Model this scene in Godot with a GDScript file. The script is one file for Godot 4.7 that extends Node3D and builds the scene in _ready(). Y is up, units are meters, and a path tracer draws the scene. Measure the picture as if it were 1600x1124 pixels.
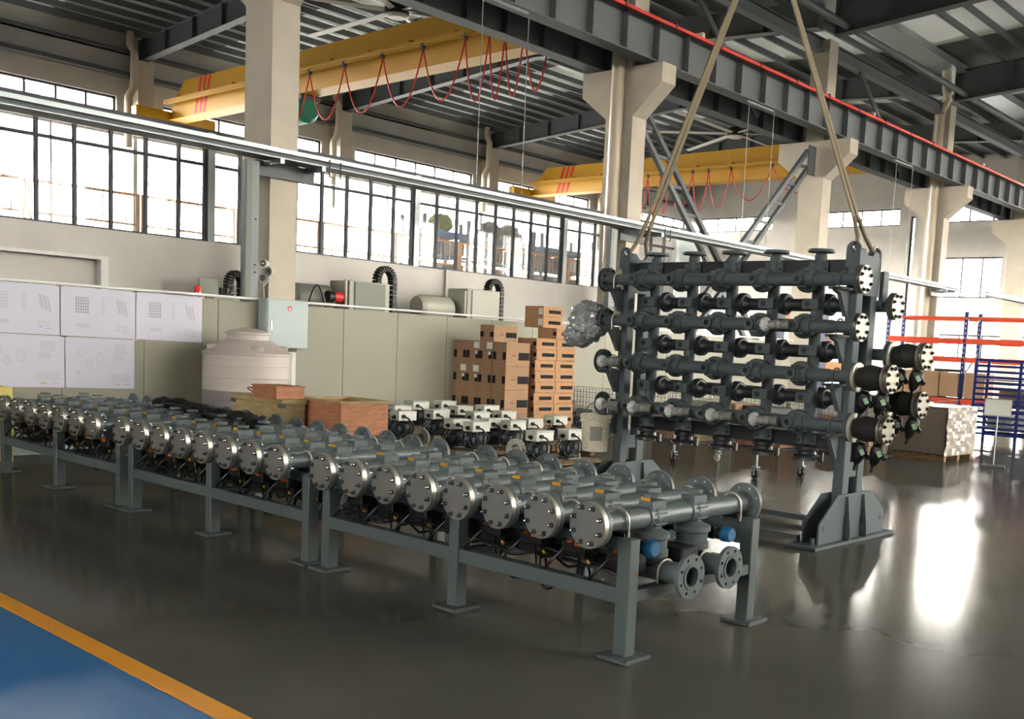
extends Node3D
# A factory hall: three long frames of flanged pipe manifolds, a tall manifold on slings, a partition with stores in front of it.
# x runs from the far left side wall towards the viewer's right, z towards the viewer, y up; metres.

const DECK := 10.6          # underside of the roof sheeting at the eaves
const COLZ := [6.9, -0.6, -8.1, -15.77, -23.25, -30.73, -38.25]
var M := {}                 # materials
var C := {}                 # shared meshes
var rng := RandomNumberGenerator.new()

class MB:                   # collects triangles for one mesh
	var v := PackedVector3Array()
	var n := PackedVector3Array()
	var uv := PackedVector2Array()
	func t3(a: Vector3, b: Vector3, c: Vector3, na: Vector3, nb: Vector3, nc: Vector3, ua := Vector2.ZERO, ub := Vector2.ZERO, uc := Vector2.ZERO) -> void:
		if (b - a).cross(c - a).dot(na + nb + nc) > 0.0:
			v.append_array([a, c, b]); n.append_array([na, nc, nb]); uv.append_array([ua, uc, ub])
		else:
			v.append_array([a, b, c]); n.append_array([na, nb, nc]); uv.append_array([ua, ub, uc])
	func quad(a: Vector3, b: Vector3, c: Vector3, d: Vector3, nn: Vector3) -> void:   # round the edge a b c d; uv (0,1) (1,1) (1,0) (0,0)
		t3(a, b, c, nn, nn, nn, Vector2(0, 1), Vector2(1, 1), Vector2(1, 0))
		t3(a, c, d, nn, nn, nn, Vector2(0, 1), Vector2(1, 0), Vector2(0, 0))
	func face(p: PackedVector3Array, nn: Vector3) -> void:
		for i in range(1, p.size() - 1):
			t3(p[0], p[i], p[i + 1], nn, nn, nn)
	func box(c: Vector3, s: Vector3, bev := 0.0, xf := Transform3D()) -> MB:
		var h := s * 0.5
		var b := minf(bev, minf(h.x, minf(h.y, h.z)) * 0.9)
		for ax in 3:
			var u := (ax + 1) % 3
			var w := (ax + 2) % 3
			for sg in [-1.0, 1.0]:
				var nn := Vector3.ZERO
				nn[ax] = sg
				var q := PackedVector3Array()
				for k in [[-1, -1], [1, -1], [1, 1], [-1, 1]]:
					var p := Vector3.ZERO
					p[ax] = sg * h[ax]
					p[u] = k[0] * (h[u] - b)
					p[w] = k[1] * (h[w] - b)
					q.append(xf * (c + p))
				face(q, xf.basis * nn)
				if b > 0.0:
					for s2 in [-1.0, 1.0]:
						var p1 := Vector3.ZERO
						p1[ax] = sg * h[ax]; p1[u] = s2 * (h[u] - b); p1[w] = h[w] - b
						var p2 := p1
						p2[w] = -p1[w]
						var p3 := p2
						p3[ax] = sg * (h[ax] - b); p3[u] = s2 * h[u]
						var p4 := p3
						p4[w] = p1[w]
						var n2 := Vector3.ZERO
						n2[ax] = sg; n2[u] = s2
						face(PackedVector3Array([xf * (c + p1), xf * (c + p2), xf * (c + p3), xf * (c + p4)]), (xf.basis * n2).normalized())
		if b > 0.0:
			for i in 8:
				var g := Vector3(1 if i & 1 else -1, 1 if i & 2 else -1, 1 if i & 4 else -1)
				var e := h - Vector3(b, b, b)
				var nn := (xf.basis * g).normalized()
				t3(xf * (c + g * Vector3(h.x, e.y, e.z)), xf * (c + g * Vector3(e.x, h.y, e.z)), xf * (c + g * Vector3(e.x, e.y, h.z)), nn, nn, nn)
		return self
	func bar(a: Vector3, b: Vector3, w: float, d: float, bev := 0.0) -> MB:            # a box from a to b, w across (level), d deep
		var y := (b - a).normalized()
		var x := y.cross(Vector3.UP)
		x = x.normalized() if x.length() > 0.01 else Vector3.RIGHT
		var z := x.cross(y).normalized()
		return box(Vector3.ZERO, Vector3(w, a.distance_to(b), d), bev, Transform3D(Basis(x, y, z), (a + b) * 0.5))
	func lathe(prof: Array, seg: int, xf := Transform3D(), from := 0.0, sweep := TAU) -> MB:   # prof: Vector2(radius, height) about y
		for j in prof.size() - 1:
			var p: Vector2 = prof[j]
			var q: Vector2 = prof[j + 1]
			var d := q - p
			if d.length() < 1e-6:
				continue
			var sl := Vector2(d.y, -d.x).normalized()
			for i in seg:
				var a0 := from + sweep * i / seg
				var a1 := from + sweep * (i + 1) / seg
				var c0 := Vector3(cos(a0), 0, sin(a0))
				var c1 := Vector3(cos(a1), 0, sin(a1))
				var n0 := xf.basis * (c0 * sl.x + Vector3(0, sl.y, 0))
				var n1 := xf.basis * (c1 * sl.x + Vector3(0, sl.y, 0))
				var A := xf * (c0 * p.x + Vector3(0, p.y, 0))
				var B := xf * (c1 * p.x + Vector3(0, p.y, 0))
				var D := xf * (c1 * q.x + Vector3(0, q.y, 0))
				var E := xf * (c0 * q.x + Vector3(0, q.y, 0))
				if p.x > 1e-6:
					t3(A, B, D, n0, n1, n1)
				if q.x > 1e-6:
					t3(A, D, E, n0, n1, n0)
		return self
	func cyl(a: Vector3, b: Vector3, r: float, seg := 12, r2 := -1.0) -> MB:
		var e := r if r2 < 0.0 else r2
		var y := (b - a).normalized()
		var x := y.cross(Vector3.UP if absf(y.y) < 0.9 else Vector3.RIGHT).normalized()
		var l := a.distance_to(b)
		return lathe([Vector2(0, 0), Vector2(r, 0), Vector2(e, l), Vector2(0, l)], seg, Transform3D(Basis(x, y, x.cross(y)), a))
	func tube(p: PackedVector3Array, r: float, seg := 6) -> MB:
		var rings := []
		var nx := Vector3.ZERO
		for i in p.size():
			var d := (p[mini(i + 1, p.size() - 1)] - p[maxi(i - 1, 0)]).normalized()
			if nx == Vector3.ZERO:
				nx = d.cross(Vector3.UP if absf(d.y) < 0.9 else Vector3.RIGHT).normalized()
			nx = (nx - d * nx.dot(d)).normalized()
			var ny := d.cross(nx)
			var ring := []
			for k in seg:
				ring.append(nx * cos(TAU * k / seg) + ny * sin(TAU * k / seg))
			rings.append(ring)
		for i in p.size() - 1:
			for k in seg:
				var l := (k + 1) % seg
				var a: Vector3 = rings[i][k]
				var b: Vector3 = rings[i][l]
				var c: Vector3 = rings[i + 1][l]
				var d: Vector3 = rings[i + 1][k]
				t3(p[i] + a * r, p[i] + b * r, p[i + 1] + c * r, a, b, c)
				t3(p[i] + a * r, p[i + 1] + c * r, p[i + 1] + d * r, a, c, d)
		return self
	func prism(poly: PackedVector2Array, depth: float, xf := Transform3D(), walls := []) -> MB:   # extruded along z from 0 to depth
		var idx := Geometry2D.triangulate_polygon(poly)
		for i in range(0, idx.size(), 3):
			for k in [[0.0, -1.0], [depth, 1.0]]:
				var nn: Vector3 = xf.basis * Vector3(0, 0, k[1])
				t3(xf * Vector3(poly[idx[i]].x, poly[idx[i]].y, k[0]), xf * Vector3(poly[idx[i + 1]].x, poly[idx[i + 1]].y, k[0]), xf * Vector3(poly[idx[i + 2]].x, poly[idx[i + 2]].y, k[0]), nn, nn, nn)
		var ccw := 0.0
		for i in poly.size():
			ccw += poly[i].cross(poly[(i + 1) % poly.size()])
		for i in poly.size():
			if walls and not walls[i]:
				continue
			var a := poly[i]
			var b := poly[(i + 1) % poly.size()]
			if a.distance_to(b) < 1e-7:
				continue
			var nn := xf.basis * Vector3((b - a).y, -(b - a).x, 0).normalized() * signf(ccw)
			quad(xf * Vector3(a.x, a.y, 0), xf * Vector3(b.x, b.y, 0), xf * Vector3(b.x, b.y, depth), xf * Vector3(a.x, a.y, depth), nn)
		return self
	func flange(r_in: float, r_out: float, depth: float, holes: int, r_pc: float, r_h: float, xf := Transform3D()) -> MB:   # a drilled ring, axis z
		var st := PI / holes
		for k in holes * 2:
			var mid := TAU * (floorf(k / 2.0) + 0.5) / holes       # the hole's angle
			var a0 := mid if k % 2 else mid - st
			var a1 := mid + st if k % 2 else mid
			var p := PackedVector2Array()
			var w := []
			for i in 4:
				p.append(Vector2.from_angle(lerpf(a0, a1, i / 3.0)) * r_out); w.append(i < 3)
			var hc := Vector2.from_angle(mid) * r_pc
			var arc := PackedVector2Array()
			for i in 6:
				arc.append(hc + Vector2.from_angle(mid + (1.0 if k % 2 else -1.0) * PI * i / 5.0) * r_h)
			if k % 2 == 0:     # the hole side is at a1
				for i in 6:
					p.append(arc[i]); w.append(i < 5)
			for i in 4:
				p.append(Vector2.from_angle(lerpf(a1, a0, i / 3.0)) * r_in); w.append(i < 3)
			if k % 2:
				for i in 6:
					p.append(arc[5 - i]); w.append(i < 5)
			prism(p, depth, xf, w)
		return self
	func mesh() -> ArrayMesh:
		var m := ArrayMesh.new()
		var arr := []
		arr.resize(Mesh.ARRAY_MAX)
		arr[Mesh.ARRAY_VERTEX] = v; arr[Mesh.ARRAY_NORMAL] = n; arr[Mesh.ARRAY_TEX_UV] = uv
		m.add_surface_from_arrays(Mesh.PRIMITIVE_TRIANGLES, arr)
		return m


func mb() -> MB:
	return MB.new()

func bx(c: Vector3, s: Vector3, bev := 0.0) -> MB:
	return MB.new().box(c, s, bev)

func AX(at := Vector3.ZERO) -> Transform3D:    # local y becomes world +x
	return Transform3D(Basis(Vector3(0, 0, 1), Vector3(1, 0, 0), Vector3(0, 1, 0)), at)

func AZ(at := Vector3.ZERO) -> Transform3D:    # local y becomes world +z
	return Transform3D(Basis(Vector3(1, 0, 0), Vector3(0, 0, 1), Vector3(0, -1, 0)), at)

func numbered(s: String) -> String:
	C["#" + s] = int(C.get("#" + s, 0)) + 1
	var k: int = C["#" + s]
	return s if k == 1 else "%s_%03d" % [s, k - 1]

func part(called: String, m, material: Material, parent: Node, at := Vector3.ZERO, label := "") -> MeshInstance3D:
	var o := MeshInstance3D.new()
	o.name = called
	o.mesh = m.mesh() if m is MB else m
	o.material_override = material
	o.position = at
	parent.add_child(o, true)
	if label:
		o.set_meta("label", label)
	return o

func tag(o: Node, label: String, category: String, group := "", kind := "") -> Node:
	o.set_meta("label", label)
	o.set_meta("category", category)
	if group:
		o.set_meta("group", group)
	if kind:
		o.set_meta("kind", kind)
	return o

func thing(called: String, label: String, category: String, at := Vector3.ZERO, group := "", turn := 0.0) -> Node3D:
	var o := Node3D.new()
	o.name = numbered(called)
	o.position = at
	o.rotation.y = turn
	add_child(o, true)
	tag(o, label, category, group)
	return o

func solo(called: String, m, material: Material, label: String, category: String, at := Vector3.ZERO, group := "") -> MeshInstance3D:
	var o := part(numbered(called), m, material, self, at)
	tag(o, label, category, group)
	return o

func struct(called: String, m, material: Material, label: String, category: String, parent: Node = self) -> MeshInstance3D:
	var o := part(called, m, material, parent)
	if parent == self:
		tag(o, label, category, "", "structure")
	return o

func shell(called: String, label: String, category: String) -> Node3D:
	var o := Node3D.new()
	o.name = called
	add_child(o, true)
	tag(o, label, category, "", "structure")
	return o

func dup(src: Node3D, at: Vector3, label: String, turn := 0.0) -> Node3D:
	var o: Node3D = src.duplicate()
	o.name = numbered(str(src.name).rstrip("0123456789").trim_suffix("_"))
	add_child(o, true)
	o.position = at
	o.rotation.y = turn
	o.set_meta("label", label)
	return o

func mat(c: Color, rough := 0.6, metal := 0.0) -> StandardMaterial3D:
	var m := StandardMaterial3D.new()
	m.albedo_color = c
	m.roughness = rough
	m.metallic = metal
	return m

func noise(freq: float, ramp: Array, size := 256, seed_ := 1, oct := 4, typ := FastNoiseLite.TYPE_SIMPLEX_SMOOTH) -> NoiseTexture2D:
	var f := FastNoiseLite.new()
	f.noise_type = typ
	f.frequency = freq
	f.seed = seed_
	f.fractal_octaves = oct
	var t := NoiseTexture2D.new()
	t.width = size; t.height = size; t.seamless = true; t.noise = f
	if ramp:
		var g := Gradient.new()
		g.colors = PackedColorArray(ramp)
		var o := PackedFloat32Array()
		for i in ramp.size():
			o.append(float(i) / (ramp.size() - 1))
		g.offsets = o
		t.color_ramp = g
	return t

func tri(m: StandardMaterial3D, tex: Texture2D, scale: Vector3, world := true) -> StandardMaterial3D:
	m.albedo_texture = tex
	m.uv1_triplanar = true
	m.uv1_world_triplanar = world
	m.uv1_scale = scale
	return m

const ORD := ["first", "second", "third", "fourth", "fifth", "sixth", "seventh", "eighth", "ninth", "tenth", "eleventh", "twelfth", "thirteenth", "fourteenth", "fifteenth", "sixteenth", "seventeenth", "eighteenth", "nineteenth", "twentieth"]

func ordw(n: int) -> String:
	if n <= 20:
		return ORD[n - 1]
	return ["twenty-", "thirty-", "forty-"][int(n / 10.0) - 2] + ORD[n % 10 - 1] if n % 10 else ["twentieth", "thirtieth", "fortieth"][int(n / 10.0) - 2]

func _ready() -> void:
	rng.seed = 7
	# camera: the photograph is the upper left part of a larger frame, so the lens is shifted
	var cam := Camera3D.new()
	cam.name = "Camera"
	var yaw := deg_to_rad(-39.711)
	var pitch := deg_to_rad(-6.074)
	var roll := deg_to_rad(3.0288)
	var fwd := Vector3(sin(yaw) * cos(pitch), sin(pitch), -cos(yaw) * cos(pitch))
	var rt := fwd.cross(Vector3.UP).normalized()
	var up := rt.cross(fwd)
	cam.transform = Transform3D(Basis(rt * cos(roll) + up * sin(roll), up * cos(roll) - rt * sin(roll), -fwd), Vector3(0, 1.55, 0))
	cam.projection = Camera3D.PROJECTION_FRUSTUM
	cam.near = 0.05
	cam.far = 200.0
	cam.size = 1124.0 / 1604.0 * cam.near
	cam.frustum_offset = Vector2(800.0 - 965.0, 715.0 - 562.0) / 1604.0 * cam.near
	add_child(cam)
	cam.current = true
	# overcast daylight: the hall's lamps are off, light comes through windows and roof lights
	var env := Environment.new()
	var sky := Sky.new()
	var sm := ProceduralSkyMaterial.new()
	sm.sky_top_color = Color(1.0, 0.985, 0.95)
	sm.sky_horizon_color = Color(1.0, 0.975, 0.925)
	sm.ground_horizon_color = Color(0.72, 0.71, 0.68)
	sm.ground_bottom_color = Color(0.55, 0.54, 0.52)
	sm.sky_energy_multiplier = 14.0
	sm.ground_energy_multiplier = 9.0
	sky.sky_material = sm
	env.background_mode = Environment.BG_SKY
	env.sky = sky
	env.tonemap_mode = Environment.TONE_MAPPER_LINEAR
	env.tonemap_exposure = 0.195
	env.sdfgi_enabled = true
	env.ssao_enabled = true
	env.ssil_enabled = true
	var we := WorldEnvironment.new()
	we.name = "WorldEnvironment"
	we.environment = env
	add_child(we)
	materials()
	hall()
	cranes()
	upstairs()
	partition()
	frames()
	manifold()
	stores()
	far_end()

func materials() -> void:
	M.floor = tri(mat(Color(0.39, 0.392, 0.37), 0.2), noise(0.012, [Color(0.80, 0.80, 0.79), Color(0.88, 0.88, 0.86), Color(0.95, 0.94, 0.91)], 512, 3), Vector3(0.11, 0.11, 0.11))
	M.floor.roughness_texture = noise(0.01, [Color(0.75, 0.75, 0.75), Color(1, 1, 1)], 256, 9)
	M.floor.roughness = 0.16
	M.floor.metallic_specular = 0.36
	M.blue_floor = mat(Color(0.12, 0.42, 0.66), 0.3)
	M.line = mat(Color(0.95, 0.64, 0.16), 0.35)
	M.wall = tri(mat(Color(0.84, 0.82, 0.79), 0.85), noise(0.01, [Color(0.94, 0.94, 0.94), Color(1, 1, 1)], 256, 5), Vector3(0.3, 0.3, 0.3))
	M.col = tri(mat(Color(0.80, 0.76, 0.69), 0.75), noise(0.012, [Color(0.93, 0.93, 0.93), Color(1, 1, 1)], 256, 6), Vector3(0.4, 0.4, 0.4))
	M.pipe_white = mat(Color(0.80, 0.74, 0.65), 0.4)
	M.deck = mat(Color(0.36, 0.37, 0.37), 0.65)
	M.steel = mat(Color(0.36, 0.38, 0.39), 0.55)
	M.steel_dk = mat(Color(0.30, 0.32, 0.33), 0.6)
	M.skylight = mat(Color(0.85, 0.87, 0.85, 0.96), 0.7)
	M.skylight.transparency = BaseMaterial3D.TRANSPARENCY_ALPHA
	M.frame_dk = mat(Color(0.16, 0.17, 0.20), 0.5)
	M.glass = mat(Color(0.95, 0.97, 0.96, 0.08), 0.02)
	M.glass.transparency = BaseMaterial3D.TRANSPARENCY_ALPHA
	M.red = mat(Color(0.80, 0.16, 0.10), 0.5)
	M.yellow = mat(Color(0.78, 0.58, 0.05), 0.5)
	M.galv = tri(mat(Color(0.66, 0.70, 0.70), 0.4, 0.55), noise(0.03, [Color(0.94, 0.94, 0.94), Color(1, 1, 1)], 256, 12), Vector3(1.5, 1.5, 1.5))
	M.trunk = mat(Color(0.50, 0.53, 0.52), 0.5)
	M.part = mat(Color(0.56, 0.55, 0.48), 0.5)
	M.white = mat(Color(0.88, 0.88, 0.86), 0.5)
	M.paint = tri(mat(Color(0.36, 0.40, 0.405), 0.38), noise(0.02, [Color(0.92, 0.92, 0.92), Color(1, 1, 1)], 256, 14), Vector3(2, 2, 2), false)
	M.paint_st = mat(Color(0.30, 0.335, 0.345), 0.6)
	M.paint_st.metallic_specular = 0.35
	M.frost = mat(Color(0.9, 0.9, 0.88, 0.62), 0.7)
	M.frost.transparency = BaseMaterial3D.TRANSPARENCY_ALPHA
	M.frame = mat(Color(0.30, 0.335, 0.335), 0.45)
	M.inox = mat(Color(0.70, 0.68, 0.63), 0.33, 0.8)
	M.inox.anisotropy_enabled = true
	M.inox.anisotropy = 0.6
	M.inox_st = mat(Color(0.52, 0.50, 0.45), 0.36, 0.8)
	M.chrome = mat(Color(0.78, 0.77, 0.75), 0.16, 1.0)
	M.black = mat(Color(0.035, 0.035, 0.04), 0.5)
	M.rubber = mat(Color(0.10, 0.095, 0.09), 0.75)
	M.hose = mat(Color(0.03, 0.03, 0.032), 0.35)
	M.body_dk = mat(Color(0.10, 0.11, 0.12), 0.5)
	M.blue_cap = mat(Color(0.07, 0.33, 0.50), 0.4)
	M.orange = mat(Color(0.75, 0.36, 0.09), 0.5)
	M.label = mat(Color(0.70, 0.52, 0.12), 0.5)
	M.ubolt = mat(Color(0.80, 0.79, 0.72), 0.35, 0.5)
	M.bag = mat(Color(0.58, 0.59, 0.60), 0.15)
	M.wrap_dk = mat(Color(0.56, 0.56, 0.53), 0.3)
	M.wrap = mat(Color(0.78, 0.79, 0.77), 0.25)
	M.sling = mat(Color(0.48, 0.43, 0.34), 0.85)
	M.tank = mat(Color(0.76, 0.72, 0.69), 0.45)
	M.tank_lo = mat(Color(0.50, 0.47, 0.47), 0.5)
	M.cab = mat(Color(0.66, 0.71, 0.70), 0.4)
	M.mach = mat(Color(0.66, 0.66, 0.60), 0.45)
	M.mach_dk = mat(Color(0.44, 0.45, 0.42), 0.5)
	M.card = tri(mat(Color(0.64, 0.51, 0.39), 0.85), noise(0.04, [Color(0.9, 0.9, 0.9), Color(1, 1, 1)], 256, 31), Vector3(2, 2, 2))
	M.card2 = tri(mat(Color(0.72, 0.55, 0.40), 0.85), noise(0.04, [Color(0.9, 0.9, 0.9), Color(1, 1, 1)], 256, 32), Vector3(2, 2, 2))
	M.ink = mat(Color(0.05, 0.045, 0.045), 0.9)
	M.tape = mat(Color(0.75, 0.72, 0.66), 0.4)
	M.ply = tri(mat(Color(0.72, 0.53, 0.41), 0.7), noise(0.02, [Color(0.80, 0.72, 0.66), Color(1, 0.95, 0.9), Color(0.9, 0.8, 0.72), Color(1, 1, 1)], 256, 33), Vector3(0.5, 2.6, 0.5))
	M.sack = mat(Color(0.66, 0.66, 0.40), 0.8)
	M.pallet = tri(mat(Color(0.50, 0.40, 0.29), 0.8), noise(0.02, [Color(0.7, 0.68, 0.64), Color(1, 1, 1)], 256, 35), Vector3(0.6, 3, 0.6))
	M.pine = tri(mat(Color(0.72, 0.65, 0.49), 0.7), noise(0.02, [Color(0.85, 0.8, 0.7), Color(1, 1, 1)], 256, 34), Vector3(0.6, 3, 0.6))
	M.enc = mat(Color(0.80, 0.80, 0.76), 0.45)
	M.rail = mat(Color(0.80, 0.52, 0.20), 0.5)
	M.rack_blue = mat(Color(0.10, 0.15, 0.42), 0.5)
	M.rack_lt = mat(Color(0.13, 0.40, 0.66), 0.5)
	M.rack_grey = mat(Color(0.35, 0.40, 0.46), 0.5)
	M.rack_orange = mat(Color(0.84, 0.27, 0.12), 0.5)
	M.bucket = tri(mat(Color(0.86, 0.83, 0.75), 0.55), noise(0.05, [Color(0.6, 0.56, 0.48), Color(0.95, 0.93, 0.9), Color(1, 1, 1), Color(1, 1, 1), Color(1, 1, 1)], 256, 41), Vector3(2, 2, 2))
	M.film = mat(Color(0.56, 0.53, 0.49), 0.2)
	M.film_dk = mat(Color(0.42, 0.38, 0.34), 0.35)
	M.green = mat(Color(0.10, 0.50, 0.38), 0.5)
	M.tag = mat(Color(0.62, 0.74, 0.62), 0.6)

func roof_y(x: float) -> float:        # underside of the roof sheets
	if x < -13.34:
		return DECK + 0.062 * (10.2 - absf(x + 23.55))
	return DECK + 0.062 * (10.2 - absf(x + 3.15))

func wall_holes(called: String, label: String, axis: int, at: float, thick: float, lo: float, hi: float, holes: Array, m: Material) -> Node3D:
	# a wall square to x (axis 0) or z (axis 2) with openings [a0, a1, y0, y1], cut into bands between them
	var o := shell(called, label, "wall")
	var cuts := [lo, hi]
	for h in holes:
		for k in 2:
			if not cuts.has(h[k]):
				cuts.append(h[k])
	cuts.sort()
	var g := mb()
	for i in cuts.size() - 1:
		var a: float = cuts[i]
		var b: float = cuts[i + 1]
		var ys := [[0.0, 10.62]]
		for h in holes:
			if h[0] <= a + 1e-4 and h[1] >= b - 1e-4:
				var nx := []
				for y in ys:
					if h[3] <= y[0] or h[2] >= y[1]:
						nx.append(y)
					else:
						if h[2] > y[0]:
							nx.append([y[0], h[2]])
						if h[3] < y[1]:
							nx.append([h[3], y[1]])
				ys = nx
		for y in ys:
			var c := Vector3(at, (y[0] + y[1]) / 2, (a + b) / 2) if axis == 0 else Vector3((a + b) / 2, (y[0] + y[1]) / 2, at)
			var s := Vector3(thick, y[1] - y[0], b - a) if axis == 0 else Vector3(b - a, y[1] - y[0], thick)
			g.box(c, s)
	part("wall_panel", g, m, o)
	return o

var wins := 0
func window(axis: int, at: float, a0: float, a1: float, y0: float, y1: float, panes: int, rows := 1, label := "", glass: Material = M.glass, fmat: Material = M.frame_dk) -> void:
	wins += 1
	var o := shell("window_%d" % wins, label, "window")
	var f := mb()
	var w := 0.07
	var put := func(a: float, y: float, sa: float, sy: float):
		f.box(Vector3(at, y, a) if axis == 0 else Vector3(a, y, at), Vector3(0.08, sy, sa) if axis == 0 else Vector3(sa, sy, 0.08))
	put.call((a0 + a1) / 2, y0 + w / 2, a1 - a0, w)
	put.call((a0 + a1) / 2, y1 - w / 2, a1 - a0, w)
	for i in panes + 1:
		put.call(clampf(lerpf(a0, a1, float(i) / panes), a0 + w / 2, a1 - w / 2), (y0 + y1) / 2, w, y1 - y0 - 2 * w)
	for r in range(1, rows):
		put.call((a0 + a1) / 2, lerpf(y0, y1, float(r) / rows), a1 - a0, w)
	part("window_frame", f, fmat, o)
	var pw := (a1 - a0) / panes
	var ph := (y1 - y0) / rows
	var pm: Mesh = bx(Vector3.ZERO, Vector3(0.008, ph - w, pw - w) if axis == 0 else Vector3(pw - w, ph - w, 0.008)).mesh()
	for i in panes:
		for r in rows:
			var a := a0 + pw * (i + 0.5)
			var y := y0 + ph * (r + 0.5)
			part("pane", pm, glass, o, Vector3(at, y, a) if axis == 0 else Vector3(a, y, at))

func hall() -> void:
	# floor: grey epoxy, a yellow line and the blue walkway
	struct("floor", floor_mesh(), M.floor, "glossy grey epoxy floor of the hall", "floor")
	struct("floor_walkway", bx(Vector3(-13.4, -0.1, 6.1), Vector3(41, 0.2, 16.29)), M.blue_floor, "blue painted walkway floor in the lower left corner", "floor")
	struct("floor_line", bx(Vector3(-13.4, -0.1, -2.1025), Vector3(41, 0.2, 0.105)), M.line, "yellow painted line between grey and blue floor", "line")
	# side wall on the left, end wall, and the walls out of view
	var hl := []
	var hr := []
	for i in COLZ.size() + 1:
		var z1: float = 14.0 if i == 0 else COLZ[i - 1] - 0.75
		var z0: float = -45.4 if i == COLZ.size() else COLZ[i] + 0.65
		if i == 0:
			z0 = 7.8
		hl.append([z0, z1 - 0.1, 7.85, 8.6])
		if z1 < -7.0:
			hl.append([z0 - 0.65, z1 + 0.75, 3.0, 7.5 if z1 > -38.0 else 4.2])
		if z1 < -8.0:
			hr.append([z0, z1 - 0.1, 7.85, 8.6])
			hr.append([z0, z1 - 0.1, 0.8, 6.6])
	wall_holes("wall_left", "far left side wall, white with a row of high windows", 0, -34.0, 0.4, -45.5, 14.2, hl, M.wall)
	for k in hl.size():
		var h: Array = hl[k]
		if h[2] > 5.0:
			window(0, -33.95, h[0], h[1], h[2], h[3], maxi(2, roundi((h[1] - h[0]) / 0.93)), 1, "high strip window of the left side wall, %s opening from the front" % ORD[k])
		else:
			window(0, -33.95, h[0], h[1], h[2], h[3], 3, 1, "tall window of the left side wall behind the glazing, %s opening from the front" % ORD[k], M.glass, M.white)
	wall_holes("wall_right", "right side wall behind the viewer with tall windows", 0, 7.2, 0.4, -45.5, 14.2, hr, M.wall)
	for k in hr.size():
		var h: Array = hr[k]
		window(0, 7.15, h[0], h[1], h[2], h[3], 5, 1 if h[2] > 5.0 else 2, "%s window of the right side wall out of view, %s opening from the front" % ["high strip" if h[2] > 5.0 else "tall", ORD[k]], M.glass if h[2] > 5.0 else M.frost)
	var he := [[-33.0, -28.4, 7.9, 8.66], [-25.5, -21.5, 7.9, 8.7], [-19.3, -15.0, 7.95, 8.7], [-19.3, -16.55, 4.6, 6.4], [-19.3, -15.1, 1.9, 2.95], [-11.6, -7.6, 7.9, 8.7], [-4.6, 4.2, 7.9, 8.7], [-11.6, -7.6, 3.6, 6.2], [-4.6, 4.2, 3.6, 6.2], [-20.95, -20.72, 2.4, 8.3]]
	wall_holes("wall_end", "white end wall of the hall with strip windows", 2, -45.7, 0.4, -34.2, 7.4, he, M.wall)
	var en := ["high strip window at the left of the end wall, above the glazing's far end", "high strip window of the end wall right of the third column", "high strip window of the end wall, right of the fourth column", "bright square window of the end wall right of the fourth column", "low strip window of the end wall behind the orange rack", "high strip window of the end wall, right bay near the column row", "high strip window of the end wall, right bay near the right wall", "tall window of the end wall, right bay near the column row", "tall window of the end wall, right bay near the right wall", "narrow vertical light slot of the end wall left of the fourth column"]
	for k in he.size():
		var h: Array = he[k]
		window(2, -45.65, h[0], h[1], h[2], h[3], [4, 4, 4, 3, 4, 4, 8, 4, 8, 1][k], 1, en[k])
	wall_holes("wall_front", "wall behind the viewer with strip windows", 2, 14.2, 0.4, -34.2, 7.4, [[-11.5, 6.0, 7.9, 8.6], [-6.0, 6.0, 3.2, 3.9]], M.wall)
	for k in 2:
		window(2, 14.15, [-11.5, -6.0][k], 6.0, [7.9, 3.2][k], [8.6, 3.9][k], 16, 1, ["high strip window behind the viewer, right bay", "wide window behind the viewer, right bay"][k])
	# girts along the left wall
	for k in 2:
		solo("wall_girt", bx(Vector3(-33.68, [9.28, 9.97][k], -15.7), Vector3(0.22, [0.17, 0.12][k], 59.6)).box(Vector3(-33.60, [9.21, 9.92][k], -15.7), Vector3(0.36, 0.02, 59.6)), M.steel, ["lower dark steel girt along the left wall above the windows", "upper dark steel girt along the left wall under the eaves"][k], "girt", Vector3.ZERO, "wall girts")
	# columns
	var shaft := PackedVector2Array([Vector2(-13.68, 0), Vector2(-13.0, 0), Vector2(-13.0, 5.99), Vector2(-12.33, 6.56), Vector2(-12.33, 6.92), Vector2(-14.33, 6.92), Vector2(-14.33, 6.46), Vector2(-13.68, 5.99)])
	for k in COLZ.size():
		var z: float = COLZ[k]
		var nm: String = ["behind the viewer, seventh from the end wall", "just left of the view, sixth from the end wall", "with a grey cabinet and emergency light at its foot", "left of the slung manifold, with a downpipe and sling in front", "behind the right sling, with the lattice brace at its bracket", "right of the slung manifold behind the orange rack", "at the right edge of the view, nearest the end wall"][k]
		var o := shell("concrete_column" if k == 0 else "concrete_column_%03d" % k, "white concrete column with flared bracket " + nm, "column")
		part("shaft", mb().prism(shaft, 0.42, Transform3D(Basis(), Vector3(0, 0, z - 0.21))), M.col, o)
		part("upper_shaft", bx(Vector3(-13.32, 8.13, z), Vector3(0.5, 2.42, 0.42)), M.col, o)
		if k == 3 or k == 5:
			part("downpipe", mb().cyl(Vector3(-13.33, 0, z + 0.3), Vector3(-13.33, 9.0, z + 0.3), 0.13, 16).cyl(Vector3(-13.33, 3.2, z + 0.3), Vector3(-13.33, 3.3, z + 0.3), 0.14, 16), M.pipe_white, o)
			part("cable_pipe", mb().cyl(Vector3(-13.5, 0, z + 0.26), Vector3(-13.5, 6.9, z + 0.26), 0.025, 8), M.white, o)
			part("pipe_elbow", mb().tube(PackedVector3Array([Vector3(-13.33, 9.0, z + 0.3), Vector3(-13.3, 9.2, z + 0.3), Vector3(-13.1, 9.45, z + 0.4), Vector3(-13.15, 9.7, z + 0.42), Vector3(-13.2, 10.28, z + 0.42)]), 0.13, 12), M.pipe_white, o)
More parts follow.
